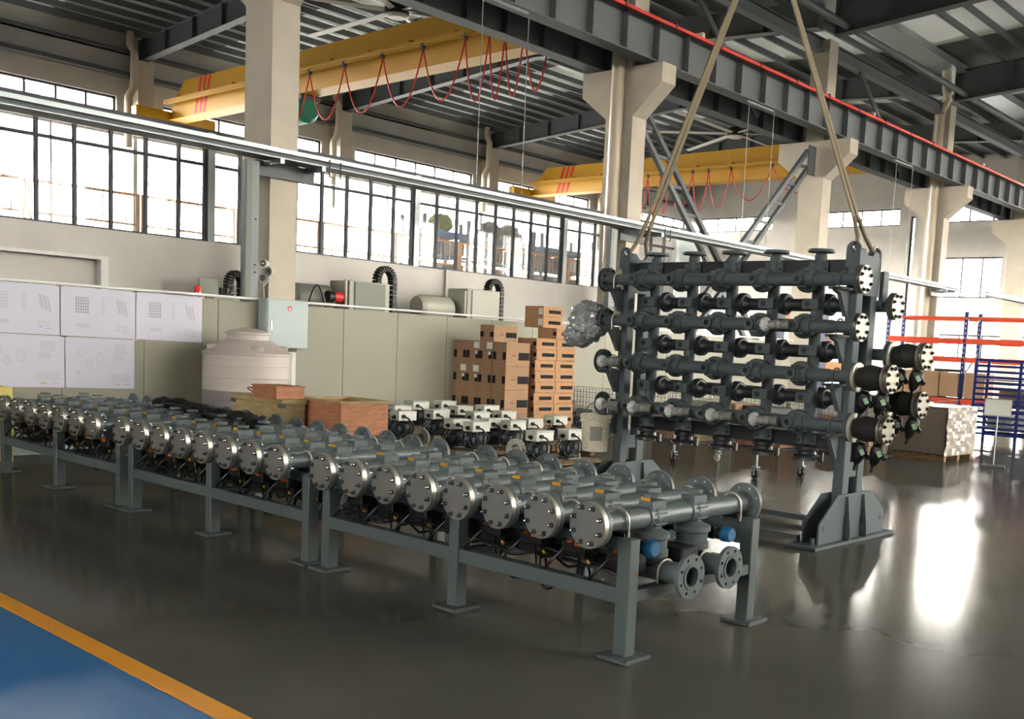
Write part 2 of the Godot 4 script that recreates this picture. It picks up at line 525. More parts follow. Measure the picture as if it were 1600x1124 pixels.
	for k in COLZ.size():   # columns in the left wall
		var z: float = COLZ[k]
		var o := shell("wall_column" if k == 0 else "wall_column_%03d" % k, "white column with a bent downpipe in the left wall, %s from the end wall" % ORD[6 - k], "column")
		part("shaft", bx(Vector3(-33.5, 8.6, z), Vector3(0.6, 2.24, 0.5)), M.col, o)
		part("downpipe", mb().tube(PackedVector3Array([Vector3(-33.2, 7.0, z + 0.55), Vector3(-33.2, 8.55, z + 0.55), Vector3(-33.1, 8.85, z + 0.42), Vector3(-33.1, 9.9, z + 0.42), Vector3(-33.2, 10.1, z + 0.5), Vector3(-33.2, 10.5, z + 0.5)]), 0.12, 10), M.pipe_white, o)
	# roof: sheets with translucent strips
	var strips := [[-13.1, -10.9], [-20.4, -18.1], [-28.9, -26.4], [-35.2, -33.0], [-42.5, -40.2]]
	for s in [[-34.2, -23.55, "left slope of the left bay roof"], [-23.55, -13.34, "right slope of the left bay roof"], [-13.34, -3.15, "left slope of the right bay roof"], [-3.15, 7.4, "right slope of the right bay roof"]]:
		var g := mb()
		var zz := 14.4
		var o := shell("ceiling_" + str(s[2]).replace(" ", "_"), "dark sheet metal roof, " + s[2], "roof")
		for i in strips.size() + 1:
			var z0: float = strips[i][1] if i < strips.size() else -45.9
			slab(g, s[0], s[1], z0, zz, 0.12)
			if i < strips.size():
				part("skylight", slab(mb(), s[0], s[1], strips[i][0], strips[i][1], 0.03), M.skylight, o)
				zz = strips[i][0]
		part("roof_sheet", g, M.deck, o)
	# gables close the triangle above the end walls
	for e in [["wall_end_gable", -45.7], ["wall_front_gable", 14.2]]:
		struct(e[0], mb().prism(PackedVector2Array([Vector2(-34.2, 10.6), Vector2(7.4, 10.6), Vector2(-3.15, 11.32), Vector2(-13.34, 10.62), Vector2(-23.55, 11.32)]), 0.4, Transform3D(Basis(), Vector3(0, 0, e[1] - 0.2))), M.wall, "white gable over the " + ("end wall" if e[1] < 0 else "wall behind the viewer"), "wall")
	# purlins
	var px := mb().box(Vector3(0, 0, -15.7), Vector3(0.025, 0.2, 60)).box(Vector3(0.035, -0.09, -15.7), Vector3(0.07, 0.02, 60)).mesh()
	var x := -33.3
	var k2 := 0
	while x < 7.0:
		if absf(x + 13.34) > 0.75 and x < -13 or x > -12.6 and x < 2.0:
			solo("purlin", px, M.steel, "thin steel purlin under the %s bay roof, %s from the left side wall" % ["left" if x < -13.3 else "right", ordw(k2 + 1)], "purlin", Vector3(x, roof_y(x) - 0.11, 0), "roof purlins")
			k2 += 1
		x += 0.73 if x < -26.0 or x > -12.6 and x < -7.0 else 1.02
	# girders: tapered I sections across both bays
	var zs := [6.9, -0.6, -8.1, -15.8, -23.4, -30.9, -38.3]
	for i in zs.size():
		for b in 2:
			var x0: float = [-33.5, -13.1][b]
			var x1: float = [-13.6, 6.9][b]
			var xm := (x0 + x1) / 2
			var o := thing("roof_girder", "dark grey steel roof girder over the %s bay, %s from the end wall" % [["left", "right"][b], ORD[6 - i]], "girder", Vector3(0, 0, zs[i]), "roof girders")
			var ye: float = [9.76, 9.5][b]
			var slope := 0.062 if b == 0 else 0.075
			var ym := ye + slope * (xm - x0)
			part("web", mb().prism(PackedVector2Array([Vector2(x0, ye), Vector2(xm, ym), Vector2(x1, ye), Vector2(x1, roof_y(x1) - 0.22), Vector2(xm, roof_y(xm) - 0.22), Vector2(x0, roof_y(x0) - 0.22)]), 0.016, Transform3D(Basis(), Vector3(0, 0, -0.008))), M.steel_dk, o)
			part("bottom_flange", mb().bar(Vector3(x0, ye, 0), Vector3(xm, ym, 0), 0.26, 0.02).bar(Vector3(xm, ym, 0), Vector3(x1, ye, 0), 0.26, 0.02), M.steel, o)
			part("top_flange", mb().bar(Vector3(x0, roof_y(x0) - 0.22, 0), Vector3(xm, roof_y(xm) - 0.22, 0), 0.2, 0.016).bar(Vector3(xm, roof_y(xm) - 0.22, 0), Vector3(x1, roof_y(x1) - 0.22, 0), 0.2, 0.016), M.steel_dk, o)
			part("end_plate", bx(Vector3(x0, (ye + roof_y(x0) - 0.22) / 2, 0), Vector3(0.03, roof_y(x0) - 0.25 - ye, 0.3)).box(Vector3(x1, (ye + roof_y(x1) - 0.22) / 2, 0), Vector3(0.03, roof_y(x1) - 0.25 - ye, 0.3)), M.steel_dk, o)
			for q in range(1, 12):
				var sx := lerpf(x0, x1, q / 12.0)
				var sy := ye + slope * ((xm - x0) - absf(sx - xm))
				part("stiffener", bx(Vector3(sx, (sy + roof_y(sx) - 0.22) / 2, 0), Vector3(0.012, roof_y(sx) - 0.25 - sy, 0.22)), M.steel_dk, o)
	# valley gutter, tie beam and pipe along the column heads
	solo("valley_gutter", bx(Vector3(-13.25, 10.34, -15.7), Vector3(0.75, 0.03, 59.5)).box(Vector3(-13.62, 10.44, -15.7), Vector3(0.02, 0.2, 59.5)).box(Vector3(-12.88, 10.44, -15.7), Vector3(0.02, 0.2, 59.5)), M.galv, "wide bright metal gutter in the roof valley over the columns", "gutter")
	solo("tie_beam", bx(Vector3(-13.32, 9.2, -15.7), Vector3(0.02, 0.28, 59)).box(Vector3(-13.32, 9.06, -15.7), Vector3(0.24, 0.02, 59)).box(Vector3(-13.32, 9.34, -15.7), Vector3(0.24, 0.02, 59)), M.steel, "grey steel beam running along the column heads", "beam")
	solo("tie_pipe", mb().cyl(Vector3(-12.78, 9.66, 13.9), Vector3(-12.78, 9.66, -45.3), 0.09, 12), M.steel, "round steel tie pipe above the beam along the column heads", "pipe")
	# crossed lattice braces in the column row between the second and third column, and a short one above
	lattice(Vector3(-13.3, 6.5, -22.83), Vector3(-13.3, 0.16, -16.2), "lattice brace falling left from the third column's bracket")
	lattice(Vector3(-13.46, 6.3, -16.3), Vector3(-13.46, 0.16, -22.8), "lattice brace falling right from the column left of the manifold")
	for s in [[-17.6, -20.4], [-25.1, -27.9]]:
		solo("knee_brace", mb().bar(Vector3(-13.3, 9.05, s[0]), Vector3(-13.3, 7.0, s[1]), 0.07, 0.12), M.steel_dk, "black diagonal bar under the column head beam, %s" % ("between the slings" if s[0] > -20 else "right of the third column"), "brace")

func floor_mesh() -> MB:      # the epoxy is not quite even: its normals sway a little
	var f := FastNoiseLite.new()
	f.seed = 3
	f.frequency = 0.35
	f.fractal_octaves = 2
	var g := mb()
	var nx := 137
	var nz := 145
	var N := []
	for j in nz + 1:
		var row := PackedVector3Array()
		for i in nx + 1:
			var p := Vector2(-33.9 + 41.0 * i / nx, -45.55 + 43.395 * j / nz)
			row.append(Vector3(f.get_noise_2d(p.x, p.y) * 0.003, 1, f.get_noise_2d(p.x + 90.0, p.y) * 0.0015).normalized())
		N.append(row)
	for j in nz:
		for i in nx:
			var x0 := -33.9 + 41.0 * i / nx
			var x1 := -33.9 + 41.0 * (i + 1) / nx
			var z0 := -45.55 + 43.395 * j / nz
			var z1 := -45.55 + 43.395 * (j + 1) / nz
			g.t3(Vector3(x0, 0, z0), Vector3(x1, 0, z0), Vector3(x1, 0, z1), N[j][i], N[j][i + 1], N[j + 1][i + 1])
			g.t3(Vector3(x0, 0, z0), Vector3(x1, 0, z1), Vector3(x0, 0, z1), N[j][i], N[j + 1][i + 1], N[j + 1][i])
	return g.box(Vector3(-13.4, -0.11, -23.8525), Vector3(41, 0.18, 43.395))

func slab(g: MB, x0: float, x1: float, z0: float, z1: float, th: float) -> MB:
	var y0 := roof_y(clampf(x0, -33.75, 6.95) + 0.001)
	var y1 := roof_y(clampf(x1, -33.75, 6.95) - 0.001)
	return g.prism(PackedVector2Array([Vector2(x0, y0), Vector2(x1, y1), Vector2(x1, y1 + th), Vector2(x0, y0 + th)]), z1 - z0, Transform3D(Basis(), Vector3(0, 0, z0)))

func lattice(a: Vector3, b: Vector3, label: String) -> void:
	var o := thing("lattice_brace", label, "brace", Vector3.ZERO, "lattice braces")
	var d := (b - a).normalized()
	var s := d.cross(Vector3.RIGHT).normalized() * 0.17
	for k in [-1.0, 1.0]:
		part("chord", mb().bar(a + s * k, b + s * k, 0.1, 0.1), M.steel if k > 0 else M.steel_dk, o)
	var l := a.distance_to(b)
	var n := int(l / 0.75)
	for i in n:
		var p := a + d * (0.4 + i * 0.75)
		part("batten", mb().bar(p - s + d * (s.y / d.y), p + s - d * (s.y / d.y), 0.05, 0.07), M.steel_dk, o)
	part("gusset_plate", bx(Vector3.ZERO, Vector3(0.03, 0.7, 0.35), 0.0), M.steel, o, a + Vector3(0.06, -0.1, 0))

func ibeam(o: Node3D, x: float, y0: float, y1: float, z0: float, z1: float, w: float, first: float, step: float) -> void:
	part("web", bx(Vector3(x, (y0 + y1) / 2, (z0 + z1) / 2), Vector3(0.014, y1 - y0, z1 - z0)), M.steel, o)
	part("bottom_flange", bx(Vector3(x, y0 + 0.01, (z0 + z1) / 2), Vector3(w, 0.02, z1 - z0)), M.steel, o)
	part("top_flange", bx(Vector3(x, y1 - 0.01, (z0 + z1) / 2), Vector3(w + 0.06, 0.02, z1 - z0)), M.steel, o)
	var sm := bx(Vector3(0, 0, 0), Vector3(w - 0.03, y1 - y0 - 0.04, 0.012)).mesh()
	var z := first
	while z > z0 + 0.1:
		part("stiffener", sm, M.steel, o, Vector3(x, (y0 + y1) / 2, z))
		z -= step
	part("rail", bx(Vector3(x, y1 + 0.06, (z0 + z1) / 2), Vector3(0.07, 0.12, z1 - z0)), M.steel_dk, o)

func cranes() -> void:
	var lab := ["crane runway beam on the left ends of the column brackets", "crane runway beam with a red conductor rail on the right ends of the brackets", "crane runway beam along the left side wall"]
	for k in 3:
		var o := thing("runway_beam", lab[k], "beam")
		ibeam(o, [-13.98, -12.66, -33.0][k], 6.94 if k < 2 else 7.55, 7.68, -45.4, 13.9, 0.34, 3.15 if k == 1 else 3.0, 0.94)
		if k == 2:
			for c in o.get_children():
				c.material_override = M.col
		if k == 1:
			part("conductor_rail", bx(Vector3(-12.42, 7.66, -15.7), Vector3(0.05, 0.06, 59)), M.red, o, Vector3.ZERO, "red conductor rail")
			var cl := bx(Vector3.ZERO, Vector3(0.07, 0.09, 0.05)).mesh()
			for i in 22:
				part("rail_clip", cl, M.black, o, Vector3(-12.42, 7.68, 2.0 - i * 1.5))
			for i in 5:
				part("rail_bracket", bx(Vector3.ZERO, Vector3(0.3, 0.12, 0.1), 0.02), M.col, o, Vector3(-12.6, 7.76, COLZ[i + 1] - 1.2))
	bridge(-16.4, "nearer yellow crane bridge with red festoon cables over the left bay", -15.2, true, 4)
	bridge(-32.5, "farther yellow crane bridge behind the columns over the left bay", -17.8, false, 3)
	# hangers under the right runway beam that carry thin rods
	for k in 3:
		var z: float = [-11.2, -18.8, -26.0][k]
		var o := thing("rod_hanger", "thin galvanised rod hanger under the runway beam, %s from the left" % ORD[k], "hanger", Vector3.ZERO, "rod hangers")
		part("cross_bar", bx(Vector3(-12.55, 6.9, z - 0.5), Vector3(0.04, 0.04, 1.05)), M.trunk, o)
		part("rod", mb().cyl(Vector3(-12.5, 4.02, z), Vector3(-12.5, 6.9, z), 0.007, 6), M.trunk, o)
		part("rod", mb().cyl(Vector3(-12.5, 4.02, z - 1.0), Vector3(-12.5, 6.9, z - 1.0), 0.007, 6), M.trunk, o)
	# ceiling fans
	fan(Vector3(-21.68, 9.6, -16.58), 0.03, "large white ceiling fan with a dark hub above the nearer crane")
	fan(Vector3(-21.8, 9.55, -32.0), 0.62, "large white ceiling fan above the farther crane")

func fan(c: Vector3, turn: float, label: String) -> void:
	var o := thing("ceiling_fan", label, "fan", c, "", turn)
	part("motor", mb().lathe([Vector2(0, 0.2), Vector2(0.24, 0.2), Vector2(0.3, 0.1), Vector2(0.3, -0.08), Vector2(0, -0.08)], 20), M.black, o)
	part("hub_cover", mb().lathe([Vector2(0.28, -0.08), Vector2(0.3, -0.12), Vector2(0.2, -0.16), Vector2(0, -0.16)], 20), M.white, o)
	part("down_rod", mb().cyl(Vector3(0, 0.2, 0), Vector3(0, 1.35, 0), 0.05, 8), M.steel_dk, o)
	for i in 6:
		var a := TAU * i / 6.0 + 0.05
		var d := Vector3(cos(a), 0, sin(a))
		part("blade", mb().box(Vector3(2.1, 0, 0), Vector3(3.6, 0.03, 0.16), 0.01, Transform3D(Basis(Vector3.UP, -a) * Basis(Vector3.RIGHT, 0.25), Vector3.ZERO)), M.white, o)

func bridge(z: float, label: String, right_end: float, hoist_far: bool, n_fest: int) -> void:
	var o := thing("bridge_crane", label, "crane", Vector3(0, 0, z))
	var g := PackedVector2Array([Vector2(-32.4, 8.35), Vector2(-31.6, 9.05), Vector2(-19.6, 9.08), Vector2(-18.5, 8.72), Vector2(-18.1, 8.5), Vector2(-14.2, 8.3), Vector2(-14.2, 7.95), Vector2(-32.4, 7.95)])
	part("girder", mb().prism(g, 0.4, Transform3D(Basis(), Vector3(0, 0, -0.2))), M.yellow, o)
	part("bottom_flange", bx(Vector3(-23.3, 7.94, 0), Vector3(18.2, 0.03, 0.55)), M.yellow, o)
	part("festoon_rail", bx(Vector3(-23.3, 8.42, 0.5), Vector3(18.0, 0.1, 0.05)).box(Vector3(-23.3, 8.34, 0.5), Vector3(18.0, 0.02, 0.1)), M.yellow, o)
	var arm := bx(Vector3.ZERO, Vector3(0.06, 0.06, 0.34)).mesh()
	for i in 11:
		part("rail_arm", arm, M.yellow, o, Vector3(-31.5 + i * 1.6, 8.52, 0.34))
	for i in 3:   # painted warning stripes near the left end
		part("warning_stripe", mb().prism(PackedVector2Array([Vector2(0, 0), Vector2(0.14, 0), Vector2(0.5, 1.08), Vector2(0.36, 1.08)]), 0.006, Transform3D(Basis(), Vector3(-31.0 + i * 0.26, 7.96, 0.2))), M.red, o)
	for e in [-32.6, -14.1]:
		part("end_truck", bx(Vector3(e, 8.02, 0), Vector3(0.35, 0.36, 2.6), 0.03), M.yellow, o)
	# festoon: a cable in loops hung from small trolleys
	var xs := []
	if hoist_far:
		xs = [-25.9, -24.39, -22.86, -21.29, -19.77, -18.3, -17.5, -17.0, -16.4, -15.6]
	else:
		xs = [-27.2, -26.5, -25.79, -25.16, -24.7, -23.63, -22.9, -21.9, -20.13, -18.0]
	for i in xs.size():
		part("cable_trolley", bx(Vector3.ZERO, Vector3(0.1, 0.14, 0.12), 0.02), M.steel_dk, o, Vector3(xs[i], 8.32, 0.5))
		if i + 1 < xs.size():
			var p := PackedVector3Array()
			var dx: float = xs[i + 1] - xs[i]
			for j in 11:
				var f := j / 10.0
				p.append(Vector3(lerpf(xs[i], xs[i + 1], f), 8.26 - sqrt(maxf(0.0, 2.9 * 2.9 - dx * dx)) * 0.5 * (1.0 - pow(2.0 * f - 1.0, 2.0)), 0.5))
			part("festoon_cable", mb().tube(p, 0.02, 5), M.red, o)
	var hx := -26.05 if hoist_far else -26.7
	if hoist_far:
		part("hoist_motor", mb().lathe([Vector2(0, 0), Vector2(0.3, 0.0), Vector2(0.36, 0.12), Vector2(0.36, 0.8), Vector2(0.25, 0.98), Vector2(0, 1.0)], 18, AX(Vector3(hx, 7.55, 0))), M.green, o)
	else:
		part("hoist_drum", mb().cyl(Vector3(hx, 7.5, -0.5), Vector3(hx, 7.5, 0.5), 0.3, 16).box(Vector3(hx + 0.6, 7.5, 0), Vector3(0.5, 0.6, 0.7), 0.04), M.body_dk, o)
	part("hoist_trolley", bx(Vector3(hx + 0.4, 7.84, 0), Vector3(1.2, 0.14, 0.6), 0.03), M.steel_dk, o)
	part("hoist_rope", mb().cyl(Vector3(hx + 0.4, 6.2, 0.1), Vector3(hx + 0.4, 7.8, 0.1), 0.012, 5), M.steel_dk, o)
	part("hoist_hook", mb().tube(PackedVector3Array([Vector3(hx + 0.4, 6.2, 0.1), Vector3(hx + 0.5, 6.1, 0.1), Vector3(hx + 0.45, 5.98, 0.1), Vector3(hx + 0.32, 6.0, 0.1)]), 0.03, 6), M.steel_dk, o)

func upstairs() -> void:
	var w := shell("wall_sill", "white solid wall below the dark framed glazing, with a step and a recess", "wall")
	part("wall_panel", bx(Vector3(-14.3, 1.38, -9.15), Vector3(0.2, 2.76, 5.8)).box(Vector3(-14.3, 2.58, 3.9), Vector3(0.2, 0.36, 20.3)).box(Vector3(-14.37, 1.2, 3.9), Vector3(0.06, 2.4, 20.3)), M.wall, w)
	part("wall_panel", bx(Vector3(-14.27, 1.38, -15.97), Vector3(0.26, 2.76, 7.85)), M.wall, w)
	part("recess_jamb", bx(Vector3(-14.27, 1.2, -6.2), Vector3(0.14, 2.4, 0.1)), M.white, w)
	part("recess_head", bx(Vector3(-14.27, 2.38, -1.2), Vector3(0.14, 0.05, 9.9)), M.white, w)
	part("end_wall", bx(Vector3(-17.2, 1.38, -19.8), Vector3(5.6, 2.76, 0.2)), M.wall, w)
	struct("floor_mezzanine", bx(Vector3(-17.2, 2.6, -3), Vector3(5.6, 0.2, 33.4)), M.mach, "concrete floor of the glazed upper level", "floor")
	# glazing: dark mullions every 0.466 m, a wider pale post every eighth
	var o := shell("window_glazing", "long glazed screen with dark mullions above the sill wall", "window")
	var mull := bx(Vector3.ZERO, Vector3(0.06, 1.54, 0.045)).mesh()
	var post := bx(Vector3.ZERO, Vector3(0.12, 1.54, 0.11)).mesh()
	var low := bx(Vector3.ZERO, Vector3(0.008, 1.06, 0.42)).mesh()
	var high := bx(Vector3.ZERO, Vector3(0.008, 0.42, 0.42)).mesh()
	var z := -3.992
	for i in 34:
		if (i - 8) % 8 == 0:
			part("post", post, M.galv, o, Vector3(-14.3, 3.53, z))
		part("mullion", mull, M.frame_dk, o, Vector3(-14.3, 3.53, z + (0.08 if (i - 8) % 8 == 0 else 0.0)))
		if z > -19.2:
			part("pane", low, M.glass, o, Vector3(-14.3, 3.3, z - 0.233))
			part("pane", high, M.glass, o, Vector3(-14.3, 4.07, z - 0.233))
		z -= 0.466
	part("middle_rail", bx(Vector3(-14.3, 3.845, -11.7), Vector3(0.055, 0.045, 15.6)), M.frame_dk, o)
	part("head_rail", bx(Vector3(-14.3, 4.31, -11.7), Vector3(0.07, 0.06, 15.6)), M.frame_dk, o)
	part("sill_rail", bx(Vector3(-14.3, 2.775, -11.7), Vector3(0.07, 0.03, 15.6)), M.frame_dk, o)
	# the rest of the screen, out of view
	struct("trim_1", bx(Vector3(-14.3, 3.55, 5.0), Vector3(0.1, 1.58, 17.9)), M.wall, "solid continuation of the screen out of view", "wall")
	struct("door_1", bx(Vector3(-14.28, 3.5, -19.25), Vector3(0.06, 1.5, 0.8)), M.cab, "blue grey door panel at the far end of the glazing", "door")
	struct("trim_2", bx(Vector3(-14.28, 3.5, -18.82), Vector3(0.1, 1.54, 0.06)).box(Vector3(-14.28, 3.5, -19.75), Vector3(0.1, 1.54, 0.16)), M.white, "white end posts of the glazing", "trim")
	# orange railing panels behind the glass
	var first: Node3D
	for i in 10:
		var lz := -3.3 - i * 1.5
		var lb: String = "orange steel railing panel behind the glass, %s from the left" % ORD[i]
		if i:
			dup(first, Vector3(-15.0, 2.7, lz), lb)
			continue
		var r := thing("railing", lb, "railing", Vector3(-15.0, 2.7, lz), "railing panels behind the glazing")
		first = r
		part("top_rail", bx(Vector3(0, 0.66, 0), Vector3(0.05, 0.04, 1.46), 0.01), M.rail, r)
		part("bottom_rail", bx(Vector3(0, 0.24, 0), Vector3(0.04, 0.03, 1.46)), M.rail, r)
		var pk := mb().cyl(Vector3(0, 0.24, 0), Vector3(0, 0.66, 0), 0.009, 6).mesh()
		for j in 13:
			part("picket", pk, M.rail, r, Vector3(0, 0, -0.66 + j * 0.11))
		for s in [-0.715, 0.715]:
			part("post", bx(Vector3(0, 0.34, s), Vector3(0.05, 0.68, 0.04)), M.rail, r)
	# racks on the upper level
	for i in 3:
		var rz: float = [-13.2, -14.75, -16.5][i]
		var ln: float = [1.15, 1.5, 1.7][i]
		var r := thing("storage_rack", ["blue", "grey", "farthest grey"][i] + " storage rack behind the glass of the upper level", "rack", Vector3(-16.2, 2.7, rz), "racks behind the glazing")
		var pm := bx(Vector3.ZERO, Vector3(0.06, 1.28 , 0.06)).mesh()
		for a in [0.0, -0.7]:
			for b in [0.0, -ln]:
				part("upright", pm, M.rack_grey, r, Vector3(a, 0.64, b))
		for y in [0.08, 0.5, 0.95]:
			part("shelf", bx(Vector3(-0.35, y, -ln / 2), Vector3(0.7, 0.04 if y < 0.9 else 0.1, ln)), M.rack_lt if i == 0 else M.rack_grey, r)
		part("diagonal_brace", mb().bar(Vector3(0, 0.55, 0), Vector3(0, 0.95, -ln * 0.5), 0.03, 0.03), M.rack_grey, r)
		for row in 2:
			for c in 4:
				var bw := ln / 4.6
				solo("storage_bin", bx(Vector3(0, 0.14, 0), Vector3(0.5, 0.28 - 0.04 * ((c + i) % 2), bw * 0.9), 0.01), [M.rack_blue, M.mach, M.body_dk, M.card][(c + row * 3 + i * 2) % 4], "bin on the %s shelf of the %s rack behind glass, %s from left" % [["bottom", "middle"][row], ["blue", "grey", "farthest grey"][i], ORD[c]], "bin", Vector3(-16.5, 2.8 + row * 0.42 + 0.01 * row, rz - bw * 0.62 - c * bw * 1.12), "bins on the upstairs racks")
	for i in 3:
		var p := [Vector3(-16.5, 3.7, -13.85), Vector3(-16.5, 3.7, -15.2), Vector3(-16.5, 3.7, -15.75)]
		solo("sack", lump(Vector3(0.26, 0.2, 0.24), 3 + i, 0.2), [M.sack, M.mach, M.tape][i], ["olive sack on top of the blue rack behind the glass", "pale sack on top of the grey rack behind the glass", "brown sack at the right end of the grey rack's top"][i], "sack", p[i] + Vector3(0, 0.17, 0))

func lump(r: Vector3, sd: int, amt: float, flat := -0.85) -> MB:     # a soft uneven body
	var f := FastNoiseLite.new()
	f.seed = sd
	f.frequency = 1.1
	var g := mb()
	var nu := 40
	var nv := 26
	var P := []
	for j in nv + 1:
		var row := []
		for i in nu:
			var a := TAU * i / nu
			var b := PI * j / nv
			var d := Vector3(sin(b) * cos(a), cos(b), sin(b) * sin(a))
			var k := 1.0 + amt * f.get_noise_3dv(d * 1.6) + amt * 0.5 * f.get_noise_3dv(d * 4.5) + amt * 0.3 * f.get_noise_3dv(d * 11.0)
			var q: Vector3 = d * k
			q.y = maxf(q.y, flat)
			row.append(q * r)
		P.append(row)
	for j in nv:
		for i in nu:
			var l := (i + 1) % nu
			var a: Vector3 = P[j][i]
			var b: Vector3 = P[j][l]
			var c: Vector3 = P[j + 1][l]
			var d: Vector3 = P[j + 1][i]
			var n := (c - a).cross(d - b).normalized()
			if n.dot(a + c) < 0:
				n = -n
			g.quad(a, b, c, d, n)
	return g

func sheet(i: int) -> ImageTexture:      # print of an engineering drawing: faint views, tables and a yellow logo block
	var im := Image.create(512, 300, false, Image.FORMAT_RGB8)
	im.fill(Color(0.93, 0.92, 0.955))
	var r := RandomNumberGenerator.new()
	r.seed = 40 + i
	var g := Color(0.60, 0.60, 0.66)
	var l := Color(0.80, 0.80, 0.84)
	im.fill_rect(Rect2i(0, 0, 512, 1), l)
	if i < 3:   # front grid, side view, slanted view
		var x0 := 100
		for k in 6:
			im.fill_rect(Rect2i(x0 + k * 16, 60, 4, 96), g if (i > 0) else l)
			im.fill_rect(Rect2i(x0 - 4, 60 + k * 18, 92, 3), g if i > 0 else l)
		for k in 6:
			im.fill_rect(Rect2i(268, 60 + k * 17, 34, 3), l)
		im.fill_rect(Rect2i(284, 52, 3, 110), l)
		for k in 6:
			for y in 90:
				im.fill_rect(Rect2i(372 + k * 12 + int(y * 0.22), 56 + y + k * 3, 4, 1), g if k % 2 else l)
		for k in 3:
			im.fill_rect(Rect2i(100, 222 + k * 8, 92, 4), l)
		for k in 5:
			im.fill_rect(Rect2i(362 + r.randi() % 12, 218 + k * 8, 90, 2), l)
		im.fill_rect(Rect2i(384, 252, 14, 5), Color(0.88, 0.78, 0.35))
		im.fill_rect(Rect2i(420, 262, 50, 2), g)
	else:       # assembly details: ring outlines and a parts table
		for c in [[110, 90, 26], [170, 150, 22], [250, 120, 30], [90, 210, 14]]:
			for k in 60:
				var a := TAU * k / 60.0
				var q: Vector2 = Vector2(c[0], c[1]) + Vector2.from_angle(a) * c[2]
				im.fill_rect(Rect2i(int(q.x), int(q.y), 3, 3), l)
				q = Vector2(c[0], c[1]) + Vector2.from_angle(a) * c[2] * 0.55
				im.fill_rect(Rect2i(int(q.x), int(q.y), 2, 2), l)
		for k in 6:
			im.fill_rect(Rect2i(360, 34 + k * 10, 96, 3), l)
			im.fill_rect(Rect2i(350, 100 + k * 6, 80, 2), l)
			im.fill_rect(Rect2i(330, 214 + k * 8, 150, 2), l)
		im.fill_rect(Rect2i(362, 272, 40, 6), Color(0.88, 0.78, 0.35))
		im.fill_rect(Rect2i(430, 274, 46, 2), g)
	return ImageTexture.create_from_image(im)

